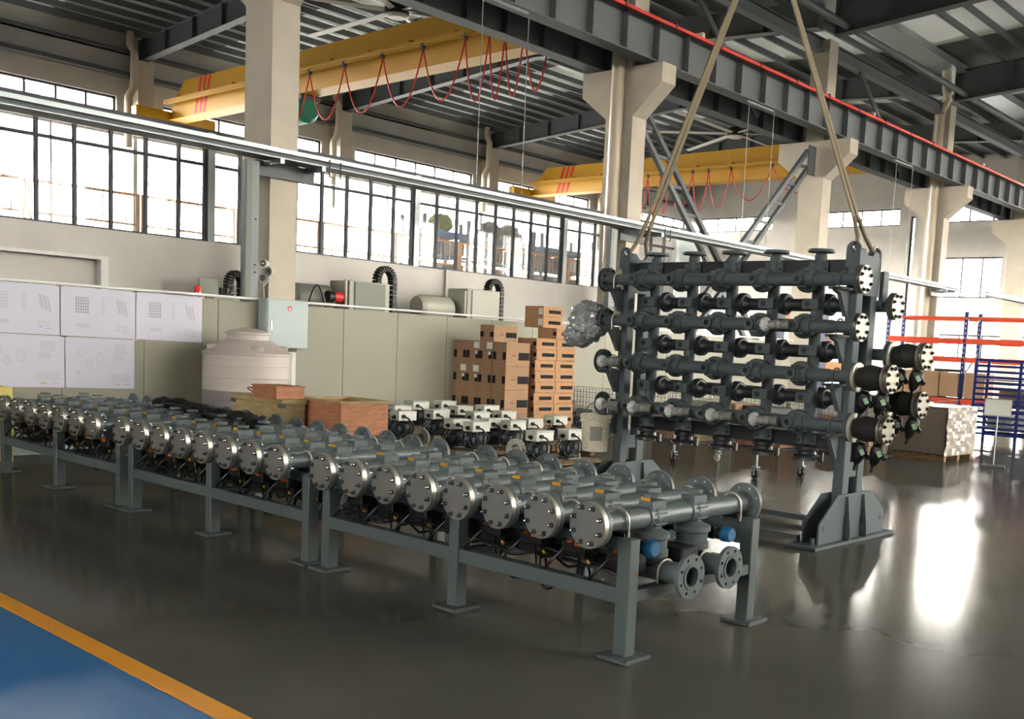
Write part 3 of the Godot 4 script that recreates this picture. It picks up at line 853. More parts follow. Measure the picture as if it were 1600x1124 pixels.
func partition() -> void:
	var o := shell("wall_partition", "cream sandwich panel partition with drawings on it, behind the stores", "wall")
	var pan := bx(Vector3.ZERO, Vector3(0.06, 1.9, 0.95), 0.004).mesh()
	var z := -0.2
	while z > -21.0:
		part("panel", pan, M.part, o, Vector3(-12.53, 0.95, z - 0.477))
		z -= 0.954
	part("top_trim", bx(Vector3(-12.53, 1.945, -10.7), Vector3(0.075, 0.03, 21.2), 0.006), M.white, o)
	part("base_trim", bx(Vector3(-12.485, 0.05, -10.7), Vector3(0.03, 0.1, 21.2)), M.galv, o)
	# drawings taped to it
	var P := [[-4.1, -4.95, 1.37, 1.93, 0], [-4.96, -5.81, 1.36, 1.925, 1], [-5.82, -6.655, 1.35, 1.92, 2], [-4.1, -5.0, 0.77, 1.36, 3], [-5.01, -5.80, 0.76, 1.35, 4]]
	var dn := ["upper left drawing sheet with pale grid, cut by the picture edge", "upper middle drawing sheet with a grid and slanted view", "upper right drawing sheet with a dark grid, next to the tank", "lower left drawing sheet with faint ring details", "lower right drawing sheet with faint parts list"]
	for p in P:
		var m := mat(Color(0.85, 0.85, 0.88), 0.6)
		m.albedo_texture = sheet(p[4])
		var g := mb()
		var yb: float = p[2]
		var yt: float = p[3]
		g.quad(Vector3(-12.488, yb, p[0]), Vector3(-12.487, yb - 0.01, p[1]), Vector3(-12.488, yt - 0.01, p[1]), Vector3(-12.488, yt, p[0]), Vector3(1, 0, 0))
		var d := solo("drawing_sheet", g, m, dn[p[4]], "drawing", Vector3.ZERO, "drawings on the partition")
		d.material_override = m
		for c in [[p[0], yt], [p[1], yt - 0.01]]:
			part("tape", bx(Vector3(-12.486, c[1], c[0]), Vector3(0.003, 0.02, 0.06)), M.tape, d)
	# switch cabinet hung on the partition
	var cb := thing("switch_cabinet", "pale grey switch cabinet on the partition below the first column", "cabinet", Vector3(-12.5, 1.31, -7.75))
	part("body", bx(Vector3(0.11, 0.325, 0), Vector3(0.2, 0.65, 0.63), 0.008), M.cab, cb)
	part("door", bx(Vector3(0.22, 0.325, 0), Vector3(0.015, 0.63, 0.6), 0.004), M.cab, cb)
	part("handle", bx(Vector3(0.232, 0.3, 0.25), Vector3(0.012, 0.12, 0.025), 0.003), M.chrome, cb)
	part("warning_sticker", mb().cyl(Vector3(0.228, 0.53, -0.02), Vector3(0.2295, 0.53, -0.02), 0.035, 16), M.red, cb)
	part("sticker_mark", bx(Vector3(0.2305, 0.535, -0.02), Vector3(0.001, 0.012, 0.04)).box(Vector3(0.2305, 0.515, -0.02), Vector3(0.001, 0.014, 0.03)), M.white, cb)
	part("gland", mb().cyl(Vector3(0.1, -0.03, -0.22), Vector3(0.1, 0.0, -0.22), 0.02, 8), M.tape, cb)
	solo("wall_conduit", bx(Vector3(-12.47, 0.63, -7.93), Vector3(0.05, 1.26, 0.12), 0.006), M.white, "white vertical conduit under the switch cabinet beside the tank", "conduit")
	# cable trunks before the columns and the tray they feed
	for i in 2:
		var zz: float = [-7.45, -14.85][i]
		var t := thing("trunking", ["galvanised cable trunk left of the first column", "galvanised cable trunk left of the column behind the manifold"][i], "trunk", Vector3(-12.75, 0, zz), "cable trunks")
		part("channel", bx(Vector3(0, 1.88, 0), Vector3(0.1, 3.76, 0.2), 0.004), M.trunk, t)
		part("cover_strip", bx(Vector3(0.055, 1.88, 0.05), Vector3(0.012, 3.76, 0.08)), M.mach_dk, t)
		var bolt := mb().cyl(Vector3.ZERO, Vector3(0.015, 0, 0), 0.012, 6).mesh()
		for y in [2.3, 2.4, 3.0]:
			part("bolt", bolt, M.black, t, Vector3(0.05, y, -0.05))
	var tr := thing("cable_tray", "long galvanised cable tray running past the columns over the partition", "tray")
	part("base", bx(Vector3(-12.75, 3.835, -12.5), Vector3(0.36, 0.012, 37)), M.galv, tr)
	part("front_side", bx(Vector3(-12.6, 3.875, -12.5), Vector3(0.012, 0.08, 37)), M.steel, tr)
	part("back_side", bx(Vector3(-12.935, 3.885, -12.5), Vector3(0.012, 0.11, 37)), M.galv, tr)
	part("cover", bx(Vector3(-12.75, 3.95, -12.5), Vector3(0.42, 0.012, 37)).box(Vector3(-12.545, 3.925, -12.5), Vector3(0.012, 0.05, 37)), M.galv, tr)
	for c in [-0.6, -8.1, -15.77, -23.25, -30.4]:
		for q in [0.32, -0.32]:
			part("support_arm", bx(Vector3(-12.77, 3.79, c + q), Vector3(0.5, 0.07, 0.06)), M.galv, tr)
		part("column_clamp", bx(Vector3(-12.97, 3.72, c), Vector3(0.05, 0.2, 0.9)), M.steel, tr)
		part("drop_loop", mb().tube(PackedVector3Array([Vector3(-12.54, 3.93, c - 0.42), Vector3(-12.54, 3.7, c - 0.42), Vector3(-12.54, 3.7, c - 0.6), Vector3(-12.54, 3.92, c - 0.6)]), 0.015, 6), M.steel_dk, tr)
	part("end_bracket", mb().bar(Vector3(-12.56, 3.86, -31.0), Vector3(-12.56, 3.84, -31.9), 0.03, 0.04), M.steel_dk, tr)
	var t2 := thing("cable_tray", "second galvanised cable tray beyond the fourth column", "tray")
	part("base", bx(Vector3(-12.75, 3.9, -39.5), Vector3(0.36, 0.012, 11.8)), M.galv, t2)
	part("front_side", bx(Vector3(-12.565, 3.95, -39.5), Vector3(0.012, 0.11, 11.8)), M.galv, t2)
	part("cover", bx(Vector3(-12.75, 4.01, -39.5), Vector3(0.39, 0.012, 11.8)), M.galv, t2)
	part("support_arm", bx(Vector3(-12.8, 3.86, -38.0), Vector3(0.44, 0.07, 0.06)), M.galv, t2)
	# emergency light, hung askew on the first column
	var e := thing("emergency_light", "white twin head emergency light hanging askew on the first column", "lamp", Vector3(-13.1, 2.31, -7.84))
	e.rotation = Vector3(0, 0.35, -0.85)
	part("body", bx(Vector3(0, 0, 0.0), Vector3(0.30, 0.17, 0.08), 0.015), M.white, e)
	for s in [-0.07, 0.08]:
		var hd := part("lamp_head", mb().lathe([Vector2(0, -0.05), Vector2(0.05, -0.04), Vector2(0.065, 0.02), Vector2(0.065, 0.03), Vector2(0.05, 0.03)], 16, AZ(Vector3(s, 0.14, 0.02))), M.white, e)
		part("lens", mb().lathe([Vector2(0.05, 0.025), Vector2(0.02, 0.02), Vector2(0, 0.012)], 16, AZ(Vector3(s, 0.14, 0.02))), M.chrome, hd)
	part("speaker_grille", mb().cyl(Vector3(0.07, 0, 0.04), Vector3(0.07, 0, 0.043), 0.045, 16), M.mach_dk, e)
	part("indicator", bx(Vector3(-0.08, 0.02, 0.041), Vector3(0.05, 0.02, 0.002)), M.mach_dk, e)
	solo("lamp_cable", mb().tube(PackedVector3Array([Vector3(-13.05, 2.22, -7.83), Vector3(-13.0, 2.0, -7.82), Vector3(-12.98, 1.6, -7.83), Vector3(-12.98, 0.02, -7.83)]), 0.012, 6), M.tape, "white cable hanging below the emergency light", "cable")
	# machines behind the partition: only their tops show
	for i in 3:
		var mz: float = [-6.9, -9.35, -11.7][i]
		var mm := thing("machining_centre", ["machine top with cable chain left of the first column, behind the partition", "machine top with a red beacon right of the first column", "machine top with a long rounded motor cover nearest the boxes"][i], "machine", Vector3(-13.3, 0, mz), "machines behind the partition")
		var dz: float = [0.0, 0.0, 0.0][i]
		part("base", bx(Vector3(0, 0.5, dz), Vector3(1.2, 1.0, 1.9 if i else 1.3), 0.03), M.mach_dk, mm)
		part("housing", bx(Vector3(0, 1.45, dz - 0.05), Vector3(1.1, 0.9, 1.75 if i else 1.2), 0.03), M.mach, mm)
		if i:
			part("head_cabinet", bx(Vector3(-0.1, 2.1, -0.35), Vector3(0.5, 0.5 if i == 1 else 0.62, 0.75), 0.01), M.mach, mm)
			part("cabinet_door", bx(Vector3(0.16, 2.1, -0.35), Vector3(0.02, 0.46 if i == 1 else 0.58, 0.56), 0.004), M.mach_dk if i == 1 else M.mach, mm)
			part("motor_cover", mb().lathe([Vector2(0, 0), Vector2(0.16, 0.0), Vector2(0.2, 0.05), Vector2(0.2, 0.62), Vector2(0.17, 0.7), Vector2(0, 0.7)], 16, AZ(Vector3(-0.1, 2.05, 0.2))), M.mach_dk if i == 1 else M.mach, mm)
			part("pillar_lamp", mb().cyl(Vector3(0.2, 1.95, 0.12), Vector3(0.2, 2.36, 0.12), 0.02, 8), M.tape, mm)
		var arch := PackedVector3Array()
		var cz: float = -0.85 if i else -0.72
		for k in 13:
			var a := PI * k / 12.0
			arch.append(Vector3(-0.15, 2.42 + sin(a) * 0.18, cz + 0.15 * cos(a)) if i else Vector3(-0.1, 2.16 + sin(a) * 0.14, cz + 0.1 * cos(a)))
		var full := PackedVector3Array([Vector3(arch[0].x, 1.9, arch[0].z)])
		full.append_array(arch)
		full.append(Vector3(arch[12].x, 1.9, arch[12].z))
		part("cable_chain", chain(full, 0.14, 0.09), M.black, mm)
		if i == 0:
			part("motor", mb().cyl(Vector3(0.1, 1.9, -0.45), Vector3(0.1, 2.08, -0.45), 0.07, 12), M.black, mm)
			part("motor_plate", bx(Vector3(0, 1.93, -0.5), Vector3(0.4, 0.06, 0.5), 0.01), M.mach, mm)
			part("terminal_cover", bx(Vector3(-0.2, 2.08, -0.38), Vector3(0.05, 0.26, 0.28), 0.01), M.mach, mm)
		if i == 1:
			part("beacon", mb().cyl(Vector3(0.2, 2.08, 0.34), Vector3(0.2, 2.08, 0.2), 0.075, 12), M.red, mm, Vector3.ZERO, "red beacon")
			part("beacon_back", mb().cyl(Vector3(0.2, 2.08, 0.44), Vector3(0.2, 2.08, 0.34), 0.085, 12), M.black, mm)
			var hp := PackedVector3Array()
			for k in 13:
				hp.append(Vector3(0.35, 1.92 + sin(PI * k / 12.0) * 0.3, 0.86 - 0.3 * k / 12.0))
			part("hose", mb().tube(hp, 0.016, 6), M.hose, mm)
	var bc := thing("beacon_lamp", "small red beacon lamp on top of the partition above the drawings", "beacon", Vector3(-12.53, 1.95, -6.62))
	part("socket", mb().cyl(Vector3.ZERO, Vector3(0, 0.025, 0), 0.04, 12), M.chrome, bc)
	part("lens", mb().lathe([Vector2(0.045, 0.02), Vector2(0.045, 0.09), Vector2(0.03, 0.105), Vector2(0, 0.11)], 14), M.red, bc)

func chain(p: PackedVector3Array, w: float, t: float) -> MB:         # a run of short links
	var g := mb()
	for i in p.size() - 1:
		var n := maxi(1, roundi(p[i].distance_to(p[i + 1]) / 0.07))
		for k in n:
			var a := p[i].lerp(p[i + 1], float(k) / n)
			var b := p[i].lerp(p[i + 1], (k + 0.86) / n)
			g.bar(a, b, w, t, 0.008)
	return g

func bolt_mesh(nut := 0.011, long := 0.03) -> ArrayMesh:     # along +y: washer, nut, domed end
	return mb().lathe([Vector2(0, 0), Vector2(nut * 1.35, 0), Vector2(nut * 1.35, 0.003), Vector2(nut, 0.003), Vector2(nut, long * 0.55), Vector2(nut * 0.6, long * 0.55), Vector2(nut * 0.6, long * 0.9), Vector2(0, long)], 6).mesh()

func frames() -> void:
	# U bolt across a pipe of radius 0.057 whose axis lies at the origin along z
	var up := PackedVector3Array([Vector3(0.066, -0.09, 0)])
	for k in 11:
		up.append(Vector3(cos(PI * k / 10.0), sin(PI * k / 10.0), 0) * 0.066)
	up.append(Vector3(-0.066, -0.09, 0))
	C.ubolt = mb().tube(up, 0.0065, 6).mesh()
	C.bolt = bolt_mesh()
	C.flange = mb().flange(0.05, 0.116, 0.022, 8, 0.092, 0.0095).mesh()
	C.open_flange = mb().flange(0.052, 0.116, 0.024, 8, 0.092, 0.0095).lathe([Vector2(0.066, 0), Vector2(0.066, 0.005), Vector2(0.052, 0.005)], 24, AZ(Vector3(0, 0, 0.024))).mesh()
	C.cover = mb().lathe([Vector2(0.116, 0), Vector2(0.116, 0.03), Vector2(0.114, 0.032), Vector2(0, 0.032)], 40, AZ()).mesh()
	# the square tee block, drilled from above (local y up)
	var tb := mb()
	tb.box(Vector3(0, -0.028, 0), Vector3(0.094, 0.064, 0.12), 0.003)
	tb.flange(0.026, 0.0468, 0.016, 4, 0.035, 0.0001, Transform3D(Basis(Vector3(1, 0, 0), Vector3(0, 0, -1), Vector3(0, 1, 0)), Vector3(0, 0.02, 0)))
	C.tee = tb.mesh()
	C.tee2 = mb().box(Vector3(0, -0.028, 0), Vector3(0.1, 0.064, 0.1), 0.005).flange(0.026, 0.048, 0.016, 4, 0.037, 0.0001, Transform3D(Basis(Vector3(1, 0, 0), Vector3(0, 0, -1), Vector3(0, 1, 0)), Vector3(0, 0.02, 0))).mesh()
	var proto := make_spool()
	var names := ["nearest", "middle", "farthest"]
	for f in 3:
		var off := -2.756 * f
		frame(off, names[f])
		for h in 2:
			var hz: float = [-4.24, -4.6][h]
			var o := thing("header_pipe", "%s grey header pipe low in the %s steel frame" % [["front", "rear"][h], names[f]], "pipe", Vector3(-4.29 + off, 0.405, hz), "header pipes in the frames")
			part("tube", mb().lathe([Vector2(0.05, -1.3), Vector2(0.057, -1.25), Vector2(0.057, 1.25), Vector2(0.05, 1.28), Vector2(0.05, 1.3)], 20, AX()), M.paint, o)
			for s in [-1.0, 1.0]:
				var fl := part("flange", C.open_flange, M.paint, o, Vector3(1.278 * s, 0, 0))
				fl.rotation.y = PI / 2 * s
				var ub := part("u_bolt", C.ubolt, M.ubolt, o, Vector3(1.135 * s, 0, 0))
				ub.rotation.y = PI / 2
				ub.scale = Vector3(1, 0.95, 1)
		for k in 8:
			var at := Vector3(-3.25 - 0.319 * k + off, 0, -4.4)
			var lb: String = "grey pipe with bright end cover on the %s frame, %s from its right end" % [names[f], ORD[k]]
			var s: Node3D = proto
			if f == 0 and k == 0:
				proto.set_meta("label", lb)
				proto.position = at
			else:
				s = dup(proto, at, lb)
	# black sleeve of cables lying across the far pipes
	var pts := PackedVector3Array()
	var pth := [Vector3(-9.85, 0.78, -4.86), Vector3(-9.5, 0.80, -4.8), Vector3(-9.1, 0.78, -4.78), Vector3(-8.7, 0.77, -4.75), Vector3(-8.3, 0.78, -4.72), Vector3(-7.95, 0.77, -4.68), Vector3(-7.72, 0.77, -4.6), Vector3(-7.6, 0.74, -4.5)]
	var sl := mb()
	for i in pth.size() - 1:
		for j in 6:
			pts.append(pth[i].lerp(pth[i + 1], j / 6.0) + Vector3(0, 0.012 * sin(i * 6 + j * 1.3), 0.02 * sin(j + i * 2.0)))
	for q in [Vector3(0, 0, -0.06), Vector3(0, 0.012, 0), Vector3(0, 0, 0.055)]:
		var p2 := PackedVector3Array()
		for i in pts.size():
			p2.append(pts[i] + q * (1.0 + 0.35 * sin(i * 0.9 + q.z * 40.0)))
		sl.tube(p2, 0.045, 8)
	solo("cable_sleeve", sl, M.black, "black cloth sleeve draped across the pipes of the far frames", "sleeve")

func make_spool() -> Node3D:        # one manifold pipe: x = 0 is its axis, y from the floor
	var o := thing("manifold_pipe", "", "pipe", Vector3.ZERO, "manifold pipes on the steel frames")
	var Y := 0.685
	part("tube", mb().lathe([Vector2(0.05, -3.76), Vector2(0.05, -3.8), Vector2(0.05, -3.92), Vector2(0.057, -3.99), Vector2(0.057, -4.96), Vector2(0.052, -4.99), Vector2(0.052, -5.06), Vector2(0.07, -5.09)], 24, AZ(Vector3(0, Y, 0))), M.paint, o)
	var fl := part("flange", C.flange, M.paint, o, Vector3(0, Y, -3.766))
	part("gasket", mb().cyl(Vector3(0, 0, 0.022), Vector3(0, 0, 0.026), 0.105, 24), M.black, fl)
	var cv := part("end_cover", C.cover, M.inox, o, Vector3(0, Y, -3.74), "bright stainless end cover")
	for k in 8:
		var a := TAU * (k + 0.5) / 8.0
		var b := part("bolt", C.bolt, M.chrome, cv, Vector3(cos(a) * 0.092, sin(a) * 0.092, 0.032))
		b.basis = Basis(Vector3(1, 0, 0), Vector3(0, 0, 1), Vector3(0, -1, 0)) * Basis(Vector3.UP, a)
		var b2 := part("bolt", C.bolt, M.chrome, fl, Vector3(cos(a) * 0.092, sin(a) * 0.092, 0.0))
		b2.basis = Basis(Vector3(1, 0, 0), Vector3(0, 0, -1), Vector3(0, 1, 0))
	part("flange", C.flange, M.paint, o, Vector3(0, Y, -5.115))
	for z in [-3.95, -4.97]:
		part("u_bolt", C.ubolt, M.ubolt, o, Vector3(0, Y, z))
		part("pipe_saddle", bx(Vector3(0, Y - 0.064, z), Vector3(0.12, 0.02, 0.05)), M.black, o)
	for i in 2:
		var z: float = [-4.22, -4.59][i]
		var t := part("tee_block", C.tee, M.paint, o, Vector3(0, Y + 0.082, z))
		if i == 0:
			part("label_plate", bx(Vector3(0, 0.012, 0.0605), Vector3(0.062, 0.02, 0.002)), M.label, t)
		var sd := mb().lathe([Vector2(0.057, -0.075), Vector2(0.064, -0.075), Vector2(0.064, -0.03), Vector2(0.069, -0.025), Vector2(0.069, 0.025), Vector2(0.064, 0.03), Vector2(0.064, 0.075), Vector2(0.057, 0.075)], 24, AZ(Vector3(0, Y, z)))
		for k in 3:
			sd.box(Vector3(0.063, Y - 0.035 + k * 0.028, z), Vector3(0.012, 0.01, 0.1), 0.003)
		part("saddle", sd, M.paint, o)
		var v := mb().lathe([Vector2(0.05, 0.64), Vector2(0.05, 0.625), Vector2(0.075, 0.612), Vector2(0.102, 0.6), Vector2(0.102, 0.575), Vector2(0.09, 0.565), Vector2(0.088, 0.52), Vector2(0.097, 0.512), Vector2(0.097, 0.478), Vector2(0.072, 0.47), Vector2(0.06, 0.452), Vector2(0.05, 0.44)], 24, Transform3D(Basis(), Vector3(0, 0, z)))
		for k in 6:
			var a := TAU * k / 6.0 + 0.3
			v.box(Vector3(cos(a) * 0.08, 0.536, z + sin(a) * 0.08), Vector3(0.014, 0.03, 0.014), 0.003)
		var vb := part("valve_body", v, M.paint, o)
		var sgn := 1.0 if i == 0 else -1.0
		var ac := part("actuator", mb().lathe([Vector2(0, 0.06), Vector2(0.034, 0.06), Vector2(0.034, 0.105), Vector2(0, 0.105)], 14, AX(Vector3(0, 0.55, z + 0.16 * sgn))).bar(Vector3(0, 0.54, z + 0.07 * sgn), Vector3(0, 0.55, z + 0.17 * sgn), 0.05, 0.05).box(Vector3(0.03, 0.55, z + 0.16 * sgn), Vector3(0.07, 0.07, 0.07), 0.008), M.body_dk, o)
		part("blue_cap", mb().lathe([Vector2(0, 0.16), Vector2(0.036, 0.16), Vector2(0.043, 0.15), Vector2(0.045, 0.105), Vector2(0, 0.105)], 18, AX(Vector3(0, 0.55, z + 0.16 * sgn))), M.blue_cap, ac, Vector3.ZERO, "blue end cap")
	# wiring hung below the front of the pipe
	var jb := part("junction_box", bx(Vector3(0.02, 0.5, -3.99), Vector3(0.15, 0.07, 0.08), 0.008).box(Vector3(-0.03, 0.46, -4.06), Vector3(0.2, 0.13, 0.1), 0.01), M.black, o)
	part("orange_plug", bx(Vector3(0.07, 0.525, -3.935), Vector3(0.045, 0.022, 0.03), 0.004), M.orange, jb)
	part("orange_plug", bx(Vector3(0.0, 0.53, -3.94), Vector3(0.03, 0.015, 0.025), 0.004), M.orange, jb)
	var c1 := PackedVector3Array()
	var c2 := PackedVector3Array()
	for k in 13:
		var f := k / 12.0
		c1.append(Vector3(-0.04 - 0.3 * f, 0.5 - 0.16 * sin(PI * f) , -3.97 + 0.07 * sin(f * 6.0)))
		c2.append(Vector3(0.05 - 0.14 * f, 0.48 - 0.2 * sin(PI * f * 0.9), -3.96 - 0.2 * f))
	part("cable", mb().tube(c1, 0.008, 5), M.hose, o)
	part("cable", mb().tube(c2, 0.006, 5), M.hose, o)
	var sn := part("sensor", mb().cyl(Vector3(0.07, 0.47, -3.97), Vector3(0.12, 0.445, -3.95), 0.011, 8), M.black, o)
	part("sensor_tip", mb().cyl(Vector3(0.12, 0.445, -3.95), Vector3(0.14, 0.435, -3.942), 0.008, 8), M.label, sn)
	part("lower_bracket", bx(Vector3(0.02, 0.43, -4.42), Vector3(0.2, 0.16, 0.16), 0.01), M.body_dk, o)
	for c in o.get_children():
		c.position.z += 4.4
	return o

func frame(off: float, nm: String) -> void:
	var o := thing("pipe_frame", "%s grey steel frame on six plated legs carrying eight pipes" % nm, "frame", Vector3(off, 0, 0), "steel frames under the pipes")
	var xs := [-3.155, -4.42, -5.68]
	for x in xs:
		for z in [-3.925, -5.035]:
			var l := part("leg", bx(Vector3(x, 0.312, z), Vector3(0.082, 0.6, 0.08), 0.005), M.frame, o)
			var bp := mb().box(Vector3(x, 0.01, z), Vector3(0.2, 0.02, 0.2), 0.003)
			part("base_plate", bp, M.frame, l)
			for s in [[-1, -1], [1, -1], [-1, 1], [1, 1]]:
				part("bolt_hole", mb().cyl(Vector3(x + 0.078 * s[0], 0.0195, z + 0.078 * s[1]), Vector3(x + 0.078 * s[0], 0.0206, z + 0.078 * s[1]), 0.009, 8), M.black, l)
		part("cross_rail", bx(Vector3(x, 0.318, -4.48), Vector3(0.07, 0.06, 1.03), 0.004), M.frame, o)
	for z in [-3.925, -5.035]:
		for i in 2:
			part("lower_rail", bx(Vector3((xs[i] + xs[i + 1]) / 2, 0.32, z), Vector3(1.18, 0.08, 0.07), 0.004), M.frame, o)
			part("top_rail", bx(Vector3((xs[i] + xs[i + 1]) / 2, 0.582, z), Vector3(1.18, 0.06, 0.07), 0.004), M.frame, o)
	part("cable_loop", loopc(Vector3(-3.75, 0.3, -3.99), 0.1), M.hose, o)
	part("cable_loop", loopc(Vector3(-4.02, 0.3, -4.0), 0.09), M.hose, o)
	for q in 4:
		var p := PackedVector3Array()
		for k in 50:
			var f := k / 49.0
			p.append(Vector3(-5.6 + 2.4 * f, 0.375 + 0.012 * q + 0.045 * absf(sin(f * 19.0 + q * 1.7)), -3.985 - 0.03 * q + 0.03 * sin(f * 23.0 + q * 2.1)))
		part("cable_bundle", mb().tube(p, 0.009, 5), M.hose, o)
	rebase(o, Vector3(-4.42, 0, -4.48))

func loopc(c: Vector3, r: float) -> MB:
	var g := mb()
	for q in 2:
		var p := PackedVector3Array()
		for k in 15:
			var a := PI + PI * k / 14.0
			p.append(c + Vector3(cos(a) * (r - q * 0.02), 0.05 + sin(a) * (r + q * 0.015), 0.015 * q))
		g.tube(p, 0.007, 5)
	return g

func rebase(o: Node3D, p: Vector3) -> void:      # move a thing's origin to its base without moving its parts
	o.position += p
	for c in o.get_children():
		c.position -= p

func manifold() -> void:
	var P: Material = M.paint_st
	# welded stand
	var o := thing("manifold_stand", "tall grey steel stand that carries the pipe grid, hung from two slings", "stand")
	var xs := [-6.55, -4.09]
	for i in 2:
		var x: float = xs[i]
		for z in [-7.915, -8.175]:
			part("post", bx(Vector3(x, 1.22, z), Vector3(0.1, 2.38, 0.11), 0.006), P, o)
		for y in [0.62, 0.95, 2.2]:
			part("tie_plate", bx(Vector3(x + 0.03, y, -8.045), Vector3(0.012, 0.13, 0.17)), P, o)
		var hp := part("head_plate", mb().prism(PackedVector2Array([Vector2(-7.85, 2.1), Vector2(-8.24, 2.1), Vector2(-8.24, 2.4), Vector2(-8.19, 2.47), Vector2(-8.13, 2.47), Vector2(-8.08, 2.43), Vector2(-8.0, 2.43), Vector2(-7.95, 2.48), Vector2(-7.9, 2.48), Vector2(-7.85, 2.42)]), 0.03, Transform3D(Basis(Vector3(0, 0, 1), Vector3(0, 1, 0), Vector3(-1, 0, 0)), Vector3(x + 0.055, 0, 0))), P, o)
		var lug := mb()
		lug.flange(0.022, 0.065, 0.025, 4, 0.045, 0.0005, Transform3D(Basis(), Vector3(x - 0.005, 2.47, -7.87)))
		lug.box(Vector3(x - 0.005, 2.39, -7.857), Vector3(0.13, 0.13, 0.025))
		part("lifting_lug", lug, P, o)
		var lug2 := mb()
		lug2.flange(0.022, 0.06, 0.025, 4, 0.045, 0.0005, Transform3D(Basis(), Vector3(x - 0.005, 2.46, -8.25)))
		lug2.box(Vector3(x - 0.005, 2.38, -8.237), Vector3(0.12, 0.13, 0.025))
		part("lifting_lug", lug2, P, o)
		part("base_plate", bx(Vector3(x, 0.015, -8.03), Vector3(0.28, 0.03, 1.46), 0.004), P, o)
		for s in [-1.0, 1.0]:
			var g := mb().prism(PackedVector2Array([Vector2(-7.45, 0.03), Vector2(-7.45, 0.2), Vector2(-7.74, 0.42), Vector2(-8.36, 0.42), Vector2(-8.62, 0.23), Vector2(-8.62, 0.03)]), 0.016, Transform3D(Basis(Vector3(0, 0, 1), Vector3(0, 1, 0), Vector3(-1, 0, 0)), Vector3(x + 0.072 * s + 0.008, 0, 0)))
			var gp := part("gusset_plate", g, P, o)
			for z in [-7.9, -8.2]:
				part("rib", mb().prism(PackedVector2Array([Vector2(0, 0.03), Vector2(0.06, 0.03), Vector2(0.06, 0.1), Vector2(0.02, 0.4), Vector2(0, 0.4)]), 0.014, Transform3D(Basis(Vector3(s, 0, 0), Vector3(0, 1, 0), Vector3(0, 0, s)), Vector3(x + 0.08 * s, 0, z))), P, gp)
			for z in [-7.52, -8.56]:
				part("shackle_hole", mb().cyl(Vector3(x + 0.079 * s, 0.16, z), Vector3(x + 0.0815 * s, 0.16, z), 0.022, 14), M.black, gp)
		for z in [-7.4, -8.66]:
			part("jacking_bolt", mb().cyl(Vector3(x + 0.05, 0.03, z), Vector3(x + 0.05, 0.09, z), 0.02, 8), P, o)
		for y in [0.5, 0.58, 1.2, 1.6]:
			part("bolt_hole", mb().cyl(Vector3(x + 0.0495, y, -8.17), Vector3(x + 0.052, y, -8.17), 0.008, 8), M.black, o)
		# brackets under the front rows
		for y in [2.21, 1.82, 1.415, 1.0]:
			part("bracket", mb().prism(PackedVector2Array([Vector2(-7.86, y - 0.30), Vector2(-7.86, y - 0.07), Vector2(-7.62, y - 0.07), Vector2(-7.62, y - 0.1), Vector2(-7.7, y - 0.12), Vector2(-7.82, y - 0.3)]), 0.04, Transform3D(Basis(Vector3(0, 0, 1), Vector3(0, 1, 0), Vector3(-1, 0, 0)), Vector3(x - 0.01, 0, 0))).box(Vector3(x - 0.03, y - 0.075, -7.72), Vector3(0.12, 0.02, 0.2)), P, o)
	part("sign_plate", bx(Vector3(-4.02, 2.17, -8.3), Vector3(0.04, 0.3, 0.1), 0.004), P, o)
	part("top_beam", bx(Vector3(-5.32, 2.335, -8.045), Vector3(2.36, 0.13, 0.1), 0.006), M.body_dk, o)
	part("bottom_beam", bx(Vector3(-5.32, 0.835, -8.045), Vector3(2.36, 0.13, 0.1), 0.006), M.body_dk, o)
	for z in [-7.5, -8.5]:
		part("floor_rail", bx(Vector3(-5.32, 0.055, z), Vector3(2.2, 0.05, 0.06)), M.steel_dk, o)
	for k in 5:
		for y in [2.335, 0.845]:
			var hp := part("holder_plate", bx(Vector3(-6.27 + 0.4475 * k, y, -7.975), Vector3(0.19, 0.095, 0.02), 0.004), P, o)
			for s in [-0.07, 0.07]:
				part("bolt", mb().cyl(Vector3(-6.27 + 0.4475 * k + s, y - 0.015, -7.967), Vector3(-6.27 + 0.4475 * k + s, y - 0.015, -7.955), 0.012, 6), M.body_dk, hp)
	rebase(o, Vector3(-5.32, 0, -8.03))
	# front pipes
	var rows := [2.21, 1.82, 1.415, 1.0]
	var rown := ["top", "second", "third", "bottom"]
	var Z := -7.72
	for r in 4:
		var y: float = rows[r]
		var d := thing("grid_pipe", "front horizontal grey pipe of the slung manifold, %s of four" % rown[r], "pipe", Vector3(-5.3, y, Z), "front pipes of the slung manifold")
		part("tube", mb().lathe([Vector2(0.07, -1.335), Vector2(0.05, -1.31), Vector2(0.05, -1.2), Vector2(0.057, -1.16), Vector2(0.057, 1.12), Vector2(0.05, 1.15), Vector2(0.05, 1.33), Vector2(0.07, 1.35)], 22, AX()), P, d)
		var fl := part("flange", C.flange, P, d, Vector3(-1.355, 0, 0))
		fl.rotation.y = PI / 2
		var fr := part("flange", C.flange, P, d, Vector3(1.345, 0, 0))
		fr.rotation.y = PI / 2
		if r == 1 or r == 0:
			_cover(d, Vector3(1.37, 0, 0))
		if r != 3:
			var cl := part("blind_cover", mb().cyl(Vector3(-1.385, 0, 0), Vector3(-1.357, 0, 0), 0.116, 32), M.body_dk, d)
			for k in 8:
				var a := TAU * (k + 0.5) / 8
				var b := part("bolt", C.bolt, M.body_dk, cl, Vector3(-1.33, cos(a) * 0.092, sin(a) * 0.092))
				b.basis = Basis(Vector3(0, 0, 1), Vector3(1, 0, 0), Vector3(0, 1, 0))
		for s in [-1.22, 1.2]:
			var ub := part("u_bolt", C.ubolt, M.ubolt if s < 0 else P, d, Vector3(s, 0, 0))
			ub.rotation.y = PI / 2
